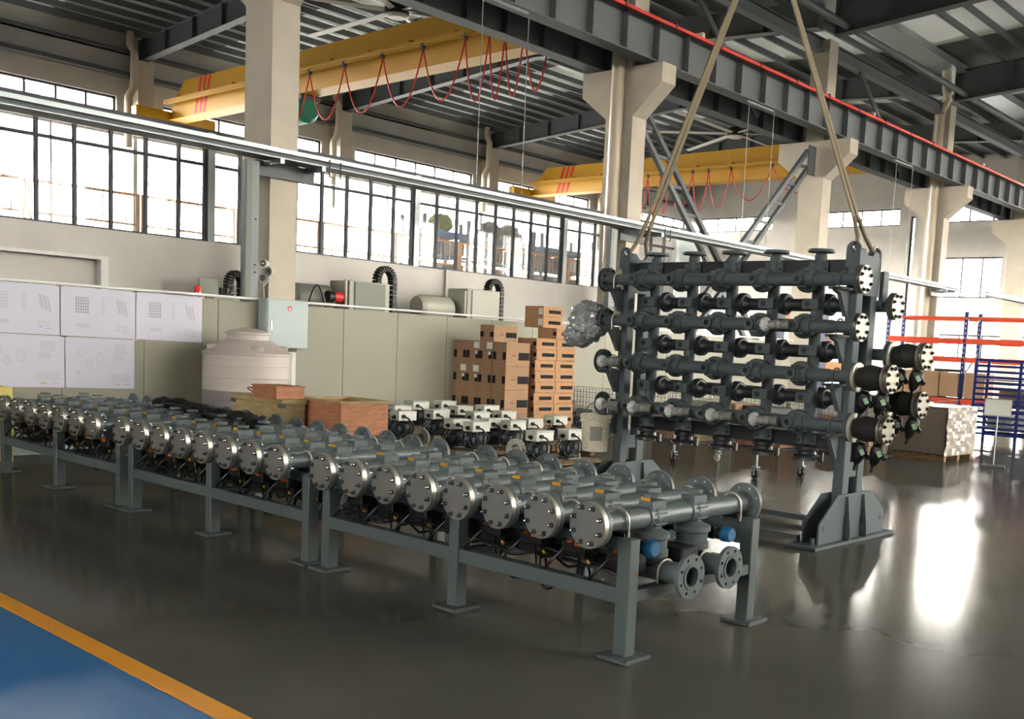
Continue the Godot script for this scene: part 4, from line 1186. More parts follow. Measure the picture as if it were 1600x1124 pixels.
		for k in 5:
			var x := -6.27 + 0.4475 * k + 5.3 - 0.0
			var tee := part("tee_block", C.tee2, P, d, Vector3(x, 0.0, 0.07))
			tee.basis = Basis(Vector3(0, 1, 0), Vector3(0, 0, 1), Vector3(1, 0, 0))
			part("hole", mb().cyl(Vector3(0, 0.0, 0), Vector3(0, 0.0065, 0), 0.0255, 14), M.black, tee)
			part("saddle", mb().lathe([Vector2(0.057, -0.02), Vector2(0.07, -0.02), Vector2(0.07, 0.0), Vector2(0.064, 0.004), Vector2(0.064, 0.05), Vector2(0.07, 0.055), Vector2(0.07, 0.075), Vector2(0.057, 0.075)], 22, AX(Vector3(x + 0.05, 0, 0))).box(Vector3(x - 0.01, 0.06, 0.0), Vector3(0.07, 0.03, 0.06), 0.006).box(Vector3(x + 0.02, -0.062, 0.02), Vector3(0.09, 0.018, 0.07), 0.004), P, d)
			part("valve_body", mb().lathe([Vector2(0.05, -0.03), Vector2(0.09, -0.05), Vector2(0.108, -0.06), Vector2(0.108, -0.1), Vector2(0.082, -0.135), Vector2(0.082, -0.17), Vector2(0.095, -0.18), Vector2(0.095, -0.205), Vector2(0.06, -0.22), Vector2(0.055, -0.24)], 22, AZ(Vector3(x, 0, 0))), P, d)
	# risers
	for k in 5:
		var x := -6.27 + 0.4475 * k
		var d := thing("riser_pipe", "vertical grey riser of the slung manifold with a flange on top, %s from the left" % ORD[k], "pipe", Vector3(x, 0.0, -8.0), "risers of the slung manifold")
		part("tube", mb().cyl(Vector3(0, 0.78, 0), Vector3(0, 2.44, 0), 0.055, 20), P, d)
		var tf := part("top_flange", C.open_flange, P, d, Vector3(0, 2.463, 0))
		tf.rotation.x = -PI / 2
		part("bore", mb().cyl(Vector3(0, 2.44, 0), Vector3(0, 2.45, 0), 0.052, 16), M.black, d)
		for y in [2.015, 1.615, 1.205]:
			part("cross_block", bx(Vector3(-0.03, y, 0.02), Vector3(0.16, 0.095, 0.13), 0.006), P, d)
			part("hole", mb().cyl(Vector3(-0.055, y, 0.0845), Vector3(-0.055, y, 0.087), 0.026, 14), M.black, d)
			part("valve_wheel", mb().lathe([Vector2(0, 0.075), Vector2(0.082, 0.075), Vector2(0.092, 0.083), Vector2(0.092, 0.115), Vector2(0.084, 0.125), Vector2(0.07, 0.13), Vector2(0.05, 0.175), Vector2(0.05, 0.33), Vector2(0, 0.33)], 22, AX(Vector3(0, y, -0.05))), M.body_dk, d)
		part("bottom_flange", mb().lathe([Vector2(0.055, 0.8), Vector2(0.1, 0.78), Vector2(0.1, 0.75), Vector2(0.075, 0.74), Vector2(0.085, 0.71), Vector2(0.12, 0.7), Vector2(0.12, 0.66), Vector2(0.05, 0.67), Vector2(0.05, 0.65), Vector2(0, 0.65)], 20), M.body_dk, d)
		part("clamp", mb().lathe([Vector2(0.12, 0.69), Vector2(0.13, 0.687), Vector2(0.13, 0.662), Vector2(0.12, 0.66)], 20, Transform3D(), -0.3, 4.2).box(Vector3(0.145, 0.7, 0.0), Vector3(0.035, 0.09, 0.04), 0.008), M.chrome, d)
	# rear pipes
	for r in 3:
		var y: float = [2.03, 1.612, 1.205][r]
		var d := thing("grid_pipe", "rear horizontal pipe of the slung manifold behind the risers, %s of three" % ["top", "middle", "bottom"][r], "pipe", Vector3(-5.3, y, -8.35), "rear pipes of the slung manifold")
		part("tube", mb().lathe([Vector2(0.07, -1.335), Vector2(0.05, -1.31), Vector2(0.057, -1.16), Vector2(0.057, 1.12), Vector2(0.05, 1.15), Vector2(0.05, 1.33), Vector2(0.07, 1.35)], 20, AX()), P, d)
		for s in [-1.355, 1.345]:
			var fl := part("flange", C.flange, P, d, Vector3(s, 0, 0))
			fl.rotation.y = PI / 2
		if r == 0:
			_cover(d, Vector3(1.37, 0, 0))
		for k in 5:
			part("branch", mb().cyl(Vector3(-0.97 + 0.4475 * k, 0, 0.03), Vector3(-0.97 + 0.4475 * k, 0, 0.3), 0.05, 14).cyl(Vector3(-0.97 + 0.4475 * k, 0, 0.14), Vector3(-0.97 + 0.4475 * k, 0, 0.18), 0.095, 18), P, d)
	# rubber joints with black drain valves on the right ends
	var ends := [[rows[2], Z, "front third pipe"], [rows[3], Z, "front bottom pipe"], [1.612, -8.35, "rear middle pipe"], [1.205, -8.35, "rear bottom pipe"]]
	for e in ends:
		var d := thing("rubber_joint", "dark rubber joint with bright end cover on the right end of the %s" % e[2], "joint", Vector3(-3.93, e[0], e[1]), "rubber joints on the slung manifold")
		var fl := part("backing_flange", C.flange, P, d, Vector3(0.0, 0, 0))
		fl.rotation.y = PI / 2
		part("sealing_ring", mb().lathe([Vector2(0.112, 0.0), Vector2(0.122, 0.006), Vector2(0.122, 0.024), Vector2(0.112, 0.03), Vector2(0, 0.03)], 28, AX(Vector3(0.01, 0, 0))), M.ubolt, d)
		part("bellows", mb().lathe([Vector2(0.08, 0.035), Vector2(0.085, 0.06), Vector2(0.1, 0.1), Vector2(0.107, 0.14), Vector2(0.1, 0.19), Vector2(0.09, 0.235), Vector2(0.1, 0.25), Vector2(0.1, 0.27), Vector2(0, 0.27)], 28, AX()), M.rubber, d)
		var f2 := part("flange", C.flange, M.inox, d, Vector3(0.27, 0, 0))
		f2.rotation.y = PI / 2
		_cover(d, Vector3(0.298, 0, 0))
		for k in 2:
			var bo := Vector3(0.1 + k * 0.15, -0.2, 0.02)
			var dv := part("drain_valve", mb().lathe([Vector2(0.02, 0.09), Vector2(0.05, 0.07), Vector2(0.058, 0.03), Vector2(0.052, -0.03), Vector2(0.03, -0.08), Vector2(0.014, -0.1), Vector2(0.014, -0.15), Vector2(0, -0.15)], 14, Transform3D(Basis(Vector3(0, 0, 1), -0.25), bo)).cyl(bo + Vector3(0.04, 0.02, 0.0), bo + Vector3(0.085, -0.03, 0.02), 0.02, 8).cyl(bo + Vector3(0, 0.05, 0), bo + Vector3(-0.02, 0.11, 0), 0.018, 8), M.black, d)
			part("paper_tag", mb().box(Vector3.ZERO, Vector3(0.035, 0.05, 0.004), 0.0, Transform3D(Basis(Vector3(0, 1, 0), 0.5) * Basis(Vector3(0, 0, 1), 0.5), bo + Vector3(0.05, 0.015, 0.055))), M.tag, dv)
	# pipe ends wrapped in clear film, taped along the front pipes
	var W := [[-4.74, 1.82, "second front pipe near its right end"], [-6.57, 1.415, "left end of the third front pipe"], [-6.56, 1.0, "left end of the bottom front pipe"], [-6.16, 1.0, "bottom front pipe, second from the left"], [-5.71, 1.0, "bottom front pipe, third from the left"], [-5.25, 1.0, "bottom front pipe, fourth from the left"], [-4.79, 1.0, "bottom front pipe, fifth from the left"]]
	var wp: Node3D
	for w in W:
		var at := Vector3(w[0], w[1], Z + 0.125)
		var lb: String = "film wrapped white sensor on the %s" % w[2]
		if wp:
			dup(wp, at, lb)
			continue
		wp = thing("wrapped_sensor", lb, "sensor", at, "film wrapped sensors on the slung manifold")
		part("wrapped_head", lump(Vector3(0.056, 0.058, 0.05), 4, 0.16, -2.0), M.wrap, wp)
		part("barrel", mb().cyl(Vector3(0.03, 0, 0), Vector3(0.16, 0, 0), 0.036, 14).cyl(Vector3(0.1, 0, 0), Vector3(0.112, 0, 0), 0.042, 14), M.wrap_dk, wp)
		part("connector", mb().cyl(Vector3(0.16, 0, 0), Vector3(0.23, 0, -0.01), 0.04, 12), M.mach_dk, wp)
		part("pipe_strap", bx(Vector3(0.1, -0.005, -0.045), Vector3(0.03, 0.03, 0.05)), M.body_dk, wp)
	# crumpled plastic bag on the second front pipe's left end
	var bag := thing("plastic_bag", "crumpled grey plastic bag tied over the second front pipe's left end", "bag", Vector3(-6.86, 1.79, Z + 0.02))
	part("film", lump(Vector3(0.2, 0.2, 0.19), 11, 0.24, -2.0), M.bag, bag)
	part("film", lump(Vector3(0.16, 0.12, 0.14), 12, 0.26, -2.0), M.bag, bag, Vector3(-0.08, -0.13, 0.04))
	part("tape_band", mb().lathe([Vector2(0.135, 0.0), Vector2(0.13, 0.025)], 20, Transform3D(Basis(Vector3(0, 0, 1), -1.2), Vector3(0.12, 0.02, 0))).lathe([Vector2(0.15, 0.0), Vector2(0.145, 0.02)], 20, Transform3D(Basis(Vector3(0, 0, 1), -0.5), Vector3(0.08, 0.0, 0))), M.wrap, bag)
	# bucket hung from the bottom pipe's left end
	var b := thing("bucket", "worn white plastic bucket hanging left of the manifold's bottom pipe", "bucket", Vector3(-6.70, 0.52, -7.70))
	part("pail", mb().lathe([Vector2(0, 0), Vector2(0.125, 0), Vector2(0.148, 0.33), Vector2(0.14, 0.33), Vector2(0.118, 0.012), Vector2(0, 0.012)], 32), M.bucket, b)
	part("rim", mb().lathe([Vector2(0.148, 0.29), Vector2(0.158, 0.29), Vector2(0.158, 0.305), Vector2(0.15, 0.31), Vector2(0.15, 0.325), Vector2(0.16, 0.33), Vector2(0.16, 0.365), Vector2(0.145, 0.37), Vector2(0.14, 0.33)], 32), M.bucket, b)
	part("label_patch", mb().lathe([Vector2(0.1372, 0.11), Vector2(0.1445, 0.25)], 6, Transform3D(), 0.35, 0.9), M.wrap_dk, b)
	var hp := PackedVector3Array()
	for k in 13:
		hp.append(Vector3(cos(PI * k / 12.0) * 0.155, 0.34 + sin(PI * k / 12.0) * 0.14, 0))
	part("handle", mb().tube(hp, 0.004, 6), M.steel_dk, b)
	# slings to the hook of the right bay's crane, which stays above the picture
	for i in 2:
		var a := Vector3([-6.55, -4.09][i], 2.5, -8.03)
		var t := Vector3(-5.27 + (0.05 if i else -0.05), 5.32, -8.03)
		var s := thing("lifting_sling", ["left beige lifting sling from the manifold's left post to the hook", "right beige lifting sling from the manifold's right post to the hook"][i], "sling", a, "lifting slings")
		var d := (t - a).normalized()
		var g := mb().bar(d * 0.25 + Vector3(0, 0, 0.04), t - a + Vector3(0, 0, 0.012), 0.055, 0.014, 0.003).bar(d * 0.25 - Vector3(0, 0, 0.04), t - a - Vector3(0, 0, 0.012), 0.055, 0.014, 0.003)
		part("webbing", g, M.sling, s)
		part("eye_loop", mb().tube(PackedVector3Array([d * 0.27 + Vector3(0, 0, 0.04), d * 0.1 + Vector3(0, 0, 0.07), Vector3(0, -0.02, 0.13), Vector3(0, 0.0, 0.16)]), 0.02, 8).tube(PackedVector3Array([d * 0.27 - Vector3(0, 0, 0.04), d * 0.1 - Vector3(0, 0, 0.07), Vector3(0, -0.02, -0.15), Vector3(0, -0.02, -0.2)]), 0.02, 8), M.sling, s)
		for q in [0.16, -0.21]:
			var sh := PackedVector3Array()
			for k in 11:
				sh.append(Vector3(0, -0.02 + cos(TAU * k / 12.0) * 0.05, q + 0.0 + sin(TAU * k / 12.0) * 0.035))
			part("shackle", mb().tube(sh, 0.009, 6), M.chrome, s)
	var hk := thing("crane_hook", "crane hook block above the picture that carries the slings", "hook", Vector3(-5.27, 5.32, -8.03))
	part("hook", mb().tube(PackedVector3Array([Vector3(0, 0.25, 0), Vector3(0, 0.12, 0), Vector3(0.07, 0.05, 0), Vector3(0.05, -0.03, 0), Vector3(-0.03, -0.04, 0), Vector3(-0.07, 0.02, 0)]), 0.03, 8), M.steel_dk, hk)
	part("block", bx(Vector3(0, 0.42, 0), Vector3(0.22, 0.36, 0.16), 0.04), M.yellow, hk)
	part("rope", mb().cyl(Vector3(-0.06, 0.6, 0), Vector3(-0.06, 2.4, 0), 0.008, 6).cyl(Vector3(0.06, 0.6, 0), Vector3(0.06, 2.4, 0), 0.008, 6), M.steel_dk, hk)
	var cr := thing("bridge_crane", "yellow crane bridge over the right bay above the picture", "crane", Vector3(-2.7, 8.0, -8.03))
	part("girder", bx(Vector3(0, 0.5, 0), Vector3(19.2, 0.8, 0.35), 0.01), M.yellow, cr)
	part("hoist", bx(Vector3(-2.57, -0.1, 0), Vector3(0.9, 0.4, 0.5), 0.05), M.green, cr)
	for e in [-9.8, 9.5]:
		part("end_truck", bx(Vector3(e, 0.0, 0), Vector3(0.3, 0.3, 2.4), 0.03), M.yellow, cr)

func _cover(d: Node3D, at: Vector3) -> void:         # bright end cover facing +x with eight bolts
	var cv := part("end_cover", C.cover, M.inox_st, d, at, "bright stainless end cover")
	cv.rotation.y = PI / 2
	for k in 8:
		var a := TAU * (k + 0.5) / 8.0
		var b := part("bolt", C.bolt, M.body_dk, cv, Vector3(cos(a) * 0.092, sin(a) * 0.092, 0.032))
		b.basis = Basis(Vector3(1, 0, 0), Vector3(0, 0, 1), Vector3(0, -1, 0)) * Basis(Vector3.UP, a) * Basis.from_scale(Vector3(1.3, 0.8, 1.3))

func pallet(at: Vector3, sx: float, sz: float, h: float, label: String) -> void:
	var o := thing("wooden_pallet", label, "pallet", at, "wooden pallets")
	var n := int(sx / 0.13)
	var sl := bx(Vector3.ZERO, Vector3(0.1, 0.02, sz), 0.003).mesh()
	for i in n:
		part("slat", sl, M.pallet, o, Vector3(-sx / 2 + 0.05 + (sx - 0.1) * i / (n - 1), h - 0.01, 0))
	for k in [-1.0, 0.0, 1.0]:
		part("runner", bx(Vector3(0, (h - 0.02) / 2, k * (sz / 2 - 0.05)), Vector3(sx, h - 0.02, 0.09), 0.003), M.pallet, o)

func carton_proto(called: String, s: Vector3, slim: bool, label: String, group: String) -> Node3D:   # origin at the base's +x +z corner
	var o := thing(called, label, "box", Vector3.ZERO, group)
	part("body", bx(Vector3(-s.x / 2, s.y / 2, -s.z / 2), s - Vector3(0.004, 0.003, 0.004), 0.004), M.card2 if slim else M.card, o)
	if slim:
		part("printed_label", bx(Vector3(0.0, s.y * 0.5, -s.z * 0.58), Vector3(0.001, s.y * 0.32, s.z * 0.62)), M.ink, o)
		part("printed_label", bx(Vector3(-0.04, s.y * 0.5, 0.0), Vector3(0.07, s.y * 0.35, 0.001)), M.ink, o)
	else:
		part("printed_label", bx(Vector3(0.0, s.y * 0.42, -s.z * 0.74), Vector3(0.001, s.y * 0.32, s.z * 0.46)), M.ink, o)
		part("printed_mark", bx(Vector3(0.0, s.y * 0.56, -s.z * 0.33), Vector3(0.001, 0.02, 0.02)), M.red, o)
		part("printed_mark", bx(Vector3(0.0, s.y * 0.44, -s.z * 0.33), Vector3(0.001, 0.008, 0.1)), M.ink, o)
		for k in [0.14, 0.86]:
			part("printed_label", bx(Vector3(-s.x * k, s.y * 0.42, 0.0), Vector3(s.x * 0.24, s.y * 0.32, 0.001)), M.ink, o)
	part("tape_strip", bx(Vector3(-s.x / 2, s.y - 0.001, -s.z / 2), Vector3(0.05 if not slim else s.x, 0.002, s.z if not slim else 0.05)), M.tape, o)
	return o

func stores() -> void:
	# large cartons: four columns, four rows, one on top
	pallet(Vector3(-11.9, 0, -11.1), 1.18, 0.54, 0.1, "wooden pallet under the stack of large cartons")
	var s := Vector3(0.296, 0.3625, 0.51)
	var proto := carton_proto("carton", s, false, "", "large cartons by the partition")
	var rown := ["bottom row", "second row", "third row", "top row"]
	for r in 4:
		for c in 4:
			var at := Vector3(-11.3 - 0.299 * c, 0.1 + r * 0.3625, -10.85 + 0.006 * ((r * 3 + c * 5) % 3))
			var lb: String = "large brown carton in the %s of the left stack, %s from its right corner" % [rown[r], ORD[c]]
			var b: Node3D = proto
			if r + c == 0:
				proto.position = at
				proto.set_meta("label", lb)
			else:
				b = dup(proto, at, lb)
			if [Vector2i(2, 3), Vector2i(1, 3), Vector2i(2, 2), Vector2i(3, 2), Vector2i(1, 2)].has(Vector2i(c, r)) and (r + c) % 3 != 0:
				part("paper_label", bx(Vector3(-s.x * 0.2, s.y * 0.82, 0.001), Vector3(0.13, 0.1, 0.001)), M.white, b)
				part("paper_label", bx(Vector3(-s.x * 0.2, s.y * 0.5, 0.0015), Vector3(0.06, 0.05, 0.001)), M.white, b)
	var tp := carton_proto("carton", Vector3(0.31, 0.25, 0.5), false, "single carton on top of the left stack of large cartons", "large cartons by the partition")
	tp.position = Vector3(-11.6, 1.552, -10.86)
	# slim cartons: two columns of nine, one turned and two more above
	pallet(Vector3(-11.52, 0, -11.95), 0.46, 0.94, 0.1, "wooden pallet under the slim cartons")
	var ss := Vector3(0.42, 0.171, 0.452)
	var sp := carton_proto("slim_carton", ss, true, "", "slim cartons by the partition")
	for r in 9:
		for c in 2:
			var at := Vector3(-11.3 + 0.012 * ((r * 5 + c * 3) % 3 - 1), 0.1 + r * 0.171, -11.49 - c * 0.456)
			var lb: String = "slim tan carton, %s from the bottom of the %s column of the right stack" % [ORD[r], ["left", "right"][c]]
			if r + c == 0:
				sp.position = at
				sp.set_meta("label", lb)
			else:
				dup(sp, at, lb)
	dup(sp, Vector3(-11.3, 0.1 + 9 * 0.171, -11.93), "slim carton set alone on top of the right column, below the last two")
	for k in 2:
		var b := dup(sp, Vector3(-11.5, 0.1 + 10 * 0.171 + k * 0.171, -11.82), ["lower of the two slim cartons at the very top of the stack", "topmost slim carton of all, with a pale paper label"][k])
		part("paper_label", bx(Vector3(-0.06, 0.09, 0.001), Vector3(0.1, 0.1, 0.001)), M.white, b)
	# tank
	var t := thing("water_tank", "cream plastic water tank with screw lid left of the crates", "tank", Vector3(-11.9, 0, -6.95))
	part("body", mb().lathe([Vector2(0.53, 0.78), Vector2(0.53, 0.93), Vector2(0.526, 0.935), Vector2(0.53, 0.94), Vector2(0.53, 1.08), Vector2(0.526, 1.085), Vector2(0.53, 1.09), Vector2(0.53, 1.22), Vector2(0.54, 1.23), Vector2(0.54, 1.25), Vector2(0.5, 1.27), Vector2(0.27, 1.41), Vector2(0, 1.41)], 40), M.tank, t)
	part("filled_part", mb().lathe([Vector2(0, 0), Vector2(0.53, 0.0), Vector2(0.53, 0.66), Vector2(0.526, 0.665), Vector2(0.53, 0.67), Vector2(0.53, 0.78)], 40), M.tank_lo, t, Vector3.ZERO, "darker part up to the liquid level")
	part("neck", mb().lathe([Vector2(0.25, 1.4), Vector2(0.25, 1.48)], 32), M.tank, t)
	part("lid", mb().lathe([Vector2(0.25, 1.475), Vector2(0.275, 1.48), Vector2(0.275, 1.5), Vector2(0.24, 1.51), Vector2(0.12, 1.55), Vector2(0, 1.56)], 32), M.tank, t)
	for a in [0.25, 1.8, 3.4, 5.0]:
		part("lug", mb().lathe([Vector2(0.07, 0), Vector2(0.085, 0.06), Vector2(0.06, 0.075), Vector2(0, 0.075)], 14, Transform3D(Basis(), Vector3(cos(a) * 0.42, 1.27, sin(a) * 0.42))), M.tank, t)
	# crates
	for k in 3:
		pallet(Vector3(-9.975, 0.14 * k, -7.06), 0.8, 0.68, 0.14, "%s wooden pallet under the open plywood crate" % ["lowest", "middle", "topmost"][k])
	var oc := thing("open_crate", "open reddish plywood crate without a lid", "crate", Vector3(-9.98, 0.42, -7.06))
	for sgn in [-1.0, 1.0]:
		part("side_board", bx(Vector3(0.37 * sgn, 0.18, 0), Vector3(0.02, 0.36, 0.64)), M.ply, oc)
		part("end_board", bx(Vector3(0, 0.18, 0.31 * sgn), Vector3(0.72, 0.36, 0.02)), M.ply, oc)
		part("rim_batten", bx(Vector3(0.38 * sgn, 0.372, 0), Vector3(0.06, 0.025, 0.7)), M.pine, oc)
		part("rim_batten", bx(Vector3(0, 0.372, 0.325 * sgn), Vector3(0.7, 0.025, 0.05)), M.pine, oc)
	part("floor_board", bx(Vector3(0, 0.01, 0), Vector3(0.72, 0.02, 0.6)), M.ply, oc)
	pallet(Vector3(-10.74, 0, -6.54), 1.06, 0.33, 0.12, "wooden pallet under the closed pale crate")
	var cc := thing("closed_crate", "closed pale wooden crate with black handling marks", "crate", Vector3(-10.73, 0.12, -6.54))
	part("body", bx(Vector3(0, 0.3, 0), Vector3(1.04, 0.6, 0.3), 0.006), M.pine, cc)
	part("lid", bx(Vector3(0, 0.63, 0), Vector3(1.08, 0.06, 0.33), 0.006), M.pine, cc)
	for k in 3:
		part("handling_mark", bx(Vector3(0.2 + k * 0.07, 0.4, 0.1515), Vector3(0.035, 0.055, 0.002)), M.ink, cc)
	for sg in [-0.5, 0.5]:
		part("corner_strap", bx(Vector3(sg, 0.59, 0.14), Vector3(0.09, 0.05, 0.05)), M.steel, cc)
	var sc := thing("small_crate", "low reddish plywood box on top of the closed crate", "crate", Vector3(-10.5, 0.781, -6.52))
	part("body", bx(Vector3(0, 0.065, 0), Vector3(0.5, 0.13, 0.36), 0.003), M.ply, sc)
	part("lid", bx(Vector3(0, 0.137, 0), Vector3(0.52, 0.014, 0.38)), M.ply, sc)
	var wl := PackedVector3Array()
	for k in 12:
		wl.append(Vector3(cos(k * 0.55) * 0.09, 0.08 * sin(PI * k / 11.0), sin(k * 0.55) * 0.05))
	solo("wire_loop", mb().tube(wl, 0.007, 5), M.hose, "loose loop of black wire on the closed crate", "wire", Vector3(-11.0, 0.785, -6.5))
	solo("yellow_carton", bx(Vector3(0, 0.4, 0), Vector3(0.36, 0.8, 0.4), 0.006), mat(Color(0.85, 0.78, 0.45), 0.7), "pale yellow carton at the left picture edge before the drawings", "box", Vector3(-12.1, 0, -4.05))
	# valve controllers with white enclosures on pallets
	pallet(Vector3(-8.85, 0, -9.35), 0.9, 1.2, 0.12, "wooden pallet under the two white boxes nearest the viewer")
	pallet(Vector3(-10.1, 0, -9.0), 1.0, 0.9, 0.12, "wooden pallet under the middle group of white boxes, front")
	pallet(Vector3(-10.1, 0, -10.3), 1.0, 1.5, 0.12, "wooden pallet under the middle group of white boxes, rear")
	pallet(Vector3(-11.42, 0, -9.5), 1.48, 2.2, 0.16, "wooden pallet under the white boxes before the partition")
	var V := [[-8.67, 0.12, -8.89], [-8.67, 0.12, -9.46], [-10.3, 0.12, -8.98], [-9.9, 0.12, -8.97], [-10.26, 0.12, -9.58], [-9.93, 0.12, -9.67], [-10.12, 0.12, -10.2], [-10.39, 0.12, -11.0], [-10.98, 0.18, -8.62], [-11.43, 0.22, -8.9], [-11.09, 0.18, -9.3], [-10.68, 0.18, -9.69], [-10.71, 0.18, -10.24], [-11.94, 0.24, -9.63], [-11.9, 0.24, -10.13], [-11.2, 0.22, -9.84], [-11.01, 0.24, -10.18]]
	var vn := ["nearest the viewer, left of its pair", "nearest the bucket, right of the near pair", "left one of the middle group, half hidden", "front middle one above the drilled grey flange", "behind the front middle one, half hidden", "middle group, directly right of the front middle one", "middle group, half hidden at the right rear", "alone below the slim cartons, right of the middle group", "leftmost, beside the open crate, lower one", "leftmost, beside the open crate, upper one", "second from the open crate in the middle rank", "third from the open crate in the middle rank", "rightmost of the middle rank with a black gland", "farthest back beside the partition, left one", "farthest back beside the partition, right one", "rear rank before the large cartons, left one", "rear rank before the large cartons, right one"]
	var vp: Node3D
	for i in V.size():
		var lb: String = "white box controller, " + vn[i]
		var at := Vector3(V[i][0] - 0.1, V[i][1], V[i][2] - 0.15)
		if vp:
			dup(vp, at, lb)
		else:
			vp = controller(at, lb)
		var gap: float = V[i][1] - (0.16 if i > 7 else 0.12)
		if gap > 0.005:
			solo("packing_block", bx(Vector3(0, gap / 2, 0), Vector3(0.22, gap, 0.26)), M.pine, "packing block under the controller " + vn[i], "block", Vector3(at.x, 0.16, at.z), "packing blocks under controllers")
	for i in 2:
		var fl := solo("loose_flange", mb().flange(0.06, 0.13, 0.03, 8, 0.105, 0.01), M.mach, ["pale drilled flange among the white boxes, right one", "pale drilled flange among the white boxes, left one"][i], "flange", [Vector3(-8.98, 0.252, -8.86), Vector3(-10.5, 0.252, -8.62)][i], "loose flanges")
		fl.rotation = Vector3(0, 0.3, 0)
	# wire cage and scrap before the partition
	cage(Vector3(-12.0, 0, -13.15), 0.9, 1.2, 0.82, "wire mesh cage with scrap between the slim cartons and the manifold")
	solo("scrap_heap", lump(Vector3(0.38, 0.26, 0.5), 21, 0.4, -0.7), M.body_dk, "dark scrap heap inside the wire cage", "scrap", Vector3(-12.0, 0.22, -13.15))
	solo("grey_bundle", lump(Vector3(0.14, 0.1, 0.14), 22, 0.4), M.mach_dk, "small grey bundle on the scrap in the wire cage", "bundle", Vector3(-11.8, 0.52, -12.85))
	# cart behind the manifold
	var c := thing("wheeled_cart", "steel cart on casters behind the manifold", "cart", Vector3(-7.6, 0, -11.65), "", deg_to_rad(-16))
	part("top_deck", bx(Vector3(0, 0.62, 0), Vector3(1.8, 0.04, 0.86), 0.004), M.steel_dk, c)
	for k in [[-0.86, 0.4], [0.86, 0.4], [0.86, -0.4], [-0.86, -0.4]]:
		part("leg", mb().cyl(Vector3(k[0], 0.16, k[1]), Vector3(k[0], 0.6, k[1]), 0.02, 10), M.galv, c)
		var cs := part("caster_fork", bx(Vector3(k[0], 0.15, k[1]), Vector3(0.09, 0.015, 0.07), 0.003).box(Vector3(k[0] - 0.01, 0.1, k[1] + 0.028), Vector3(0.035, 0.11, 0.006)).box(Vector3(k[0] - 0.01, 0.1, k[1] - 0.028), Vector3(0.035, 0.11, 0.006)).box(Vector3(k[0] + 0.05, 0.115, k[1]), Vector3(0.05, 0.012, 0.04), 0.003), M.galv, c)
		part("wheel", mb().lathe([Vector2(0.02, -0.02), Vector2(0.05, -0.02), Vector2(0.058, -0.012), Vector2(0.058, 0.012), Vector2(0.05, 0.02), Vector2(0.02, 0.02)], 18, AZ(Vector3(k[0] - 0.015, 0.058, k[1]))).cyl(Vector3(k[0] - 0.015, 0.058, k[1] - 0.018), Vector3(k[0] - 0.015, 0.058, k[1] + 0.018), 0.03, 10), M.tape if k[0] < 0 and k[1] < 0 else M.black, cs)
	for k in 3:
		solo("crate_box", bx(Vector3(0, 0.13, 0), Vector3(0.44, 0.26, 0.5), 0.01), [M.mach, M.card, M.body_dk][k], ["grey box on the wheeled cart", "brown box on the wheeled cart", "black box on the wheeled cart"][k], "box", Vector3(-8.15 + k * 0.55, 0.64, -11.8 + k * 0.16), "boxes on the cart").rotation.y = deg_to_rad(-16)

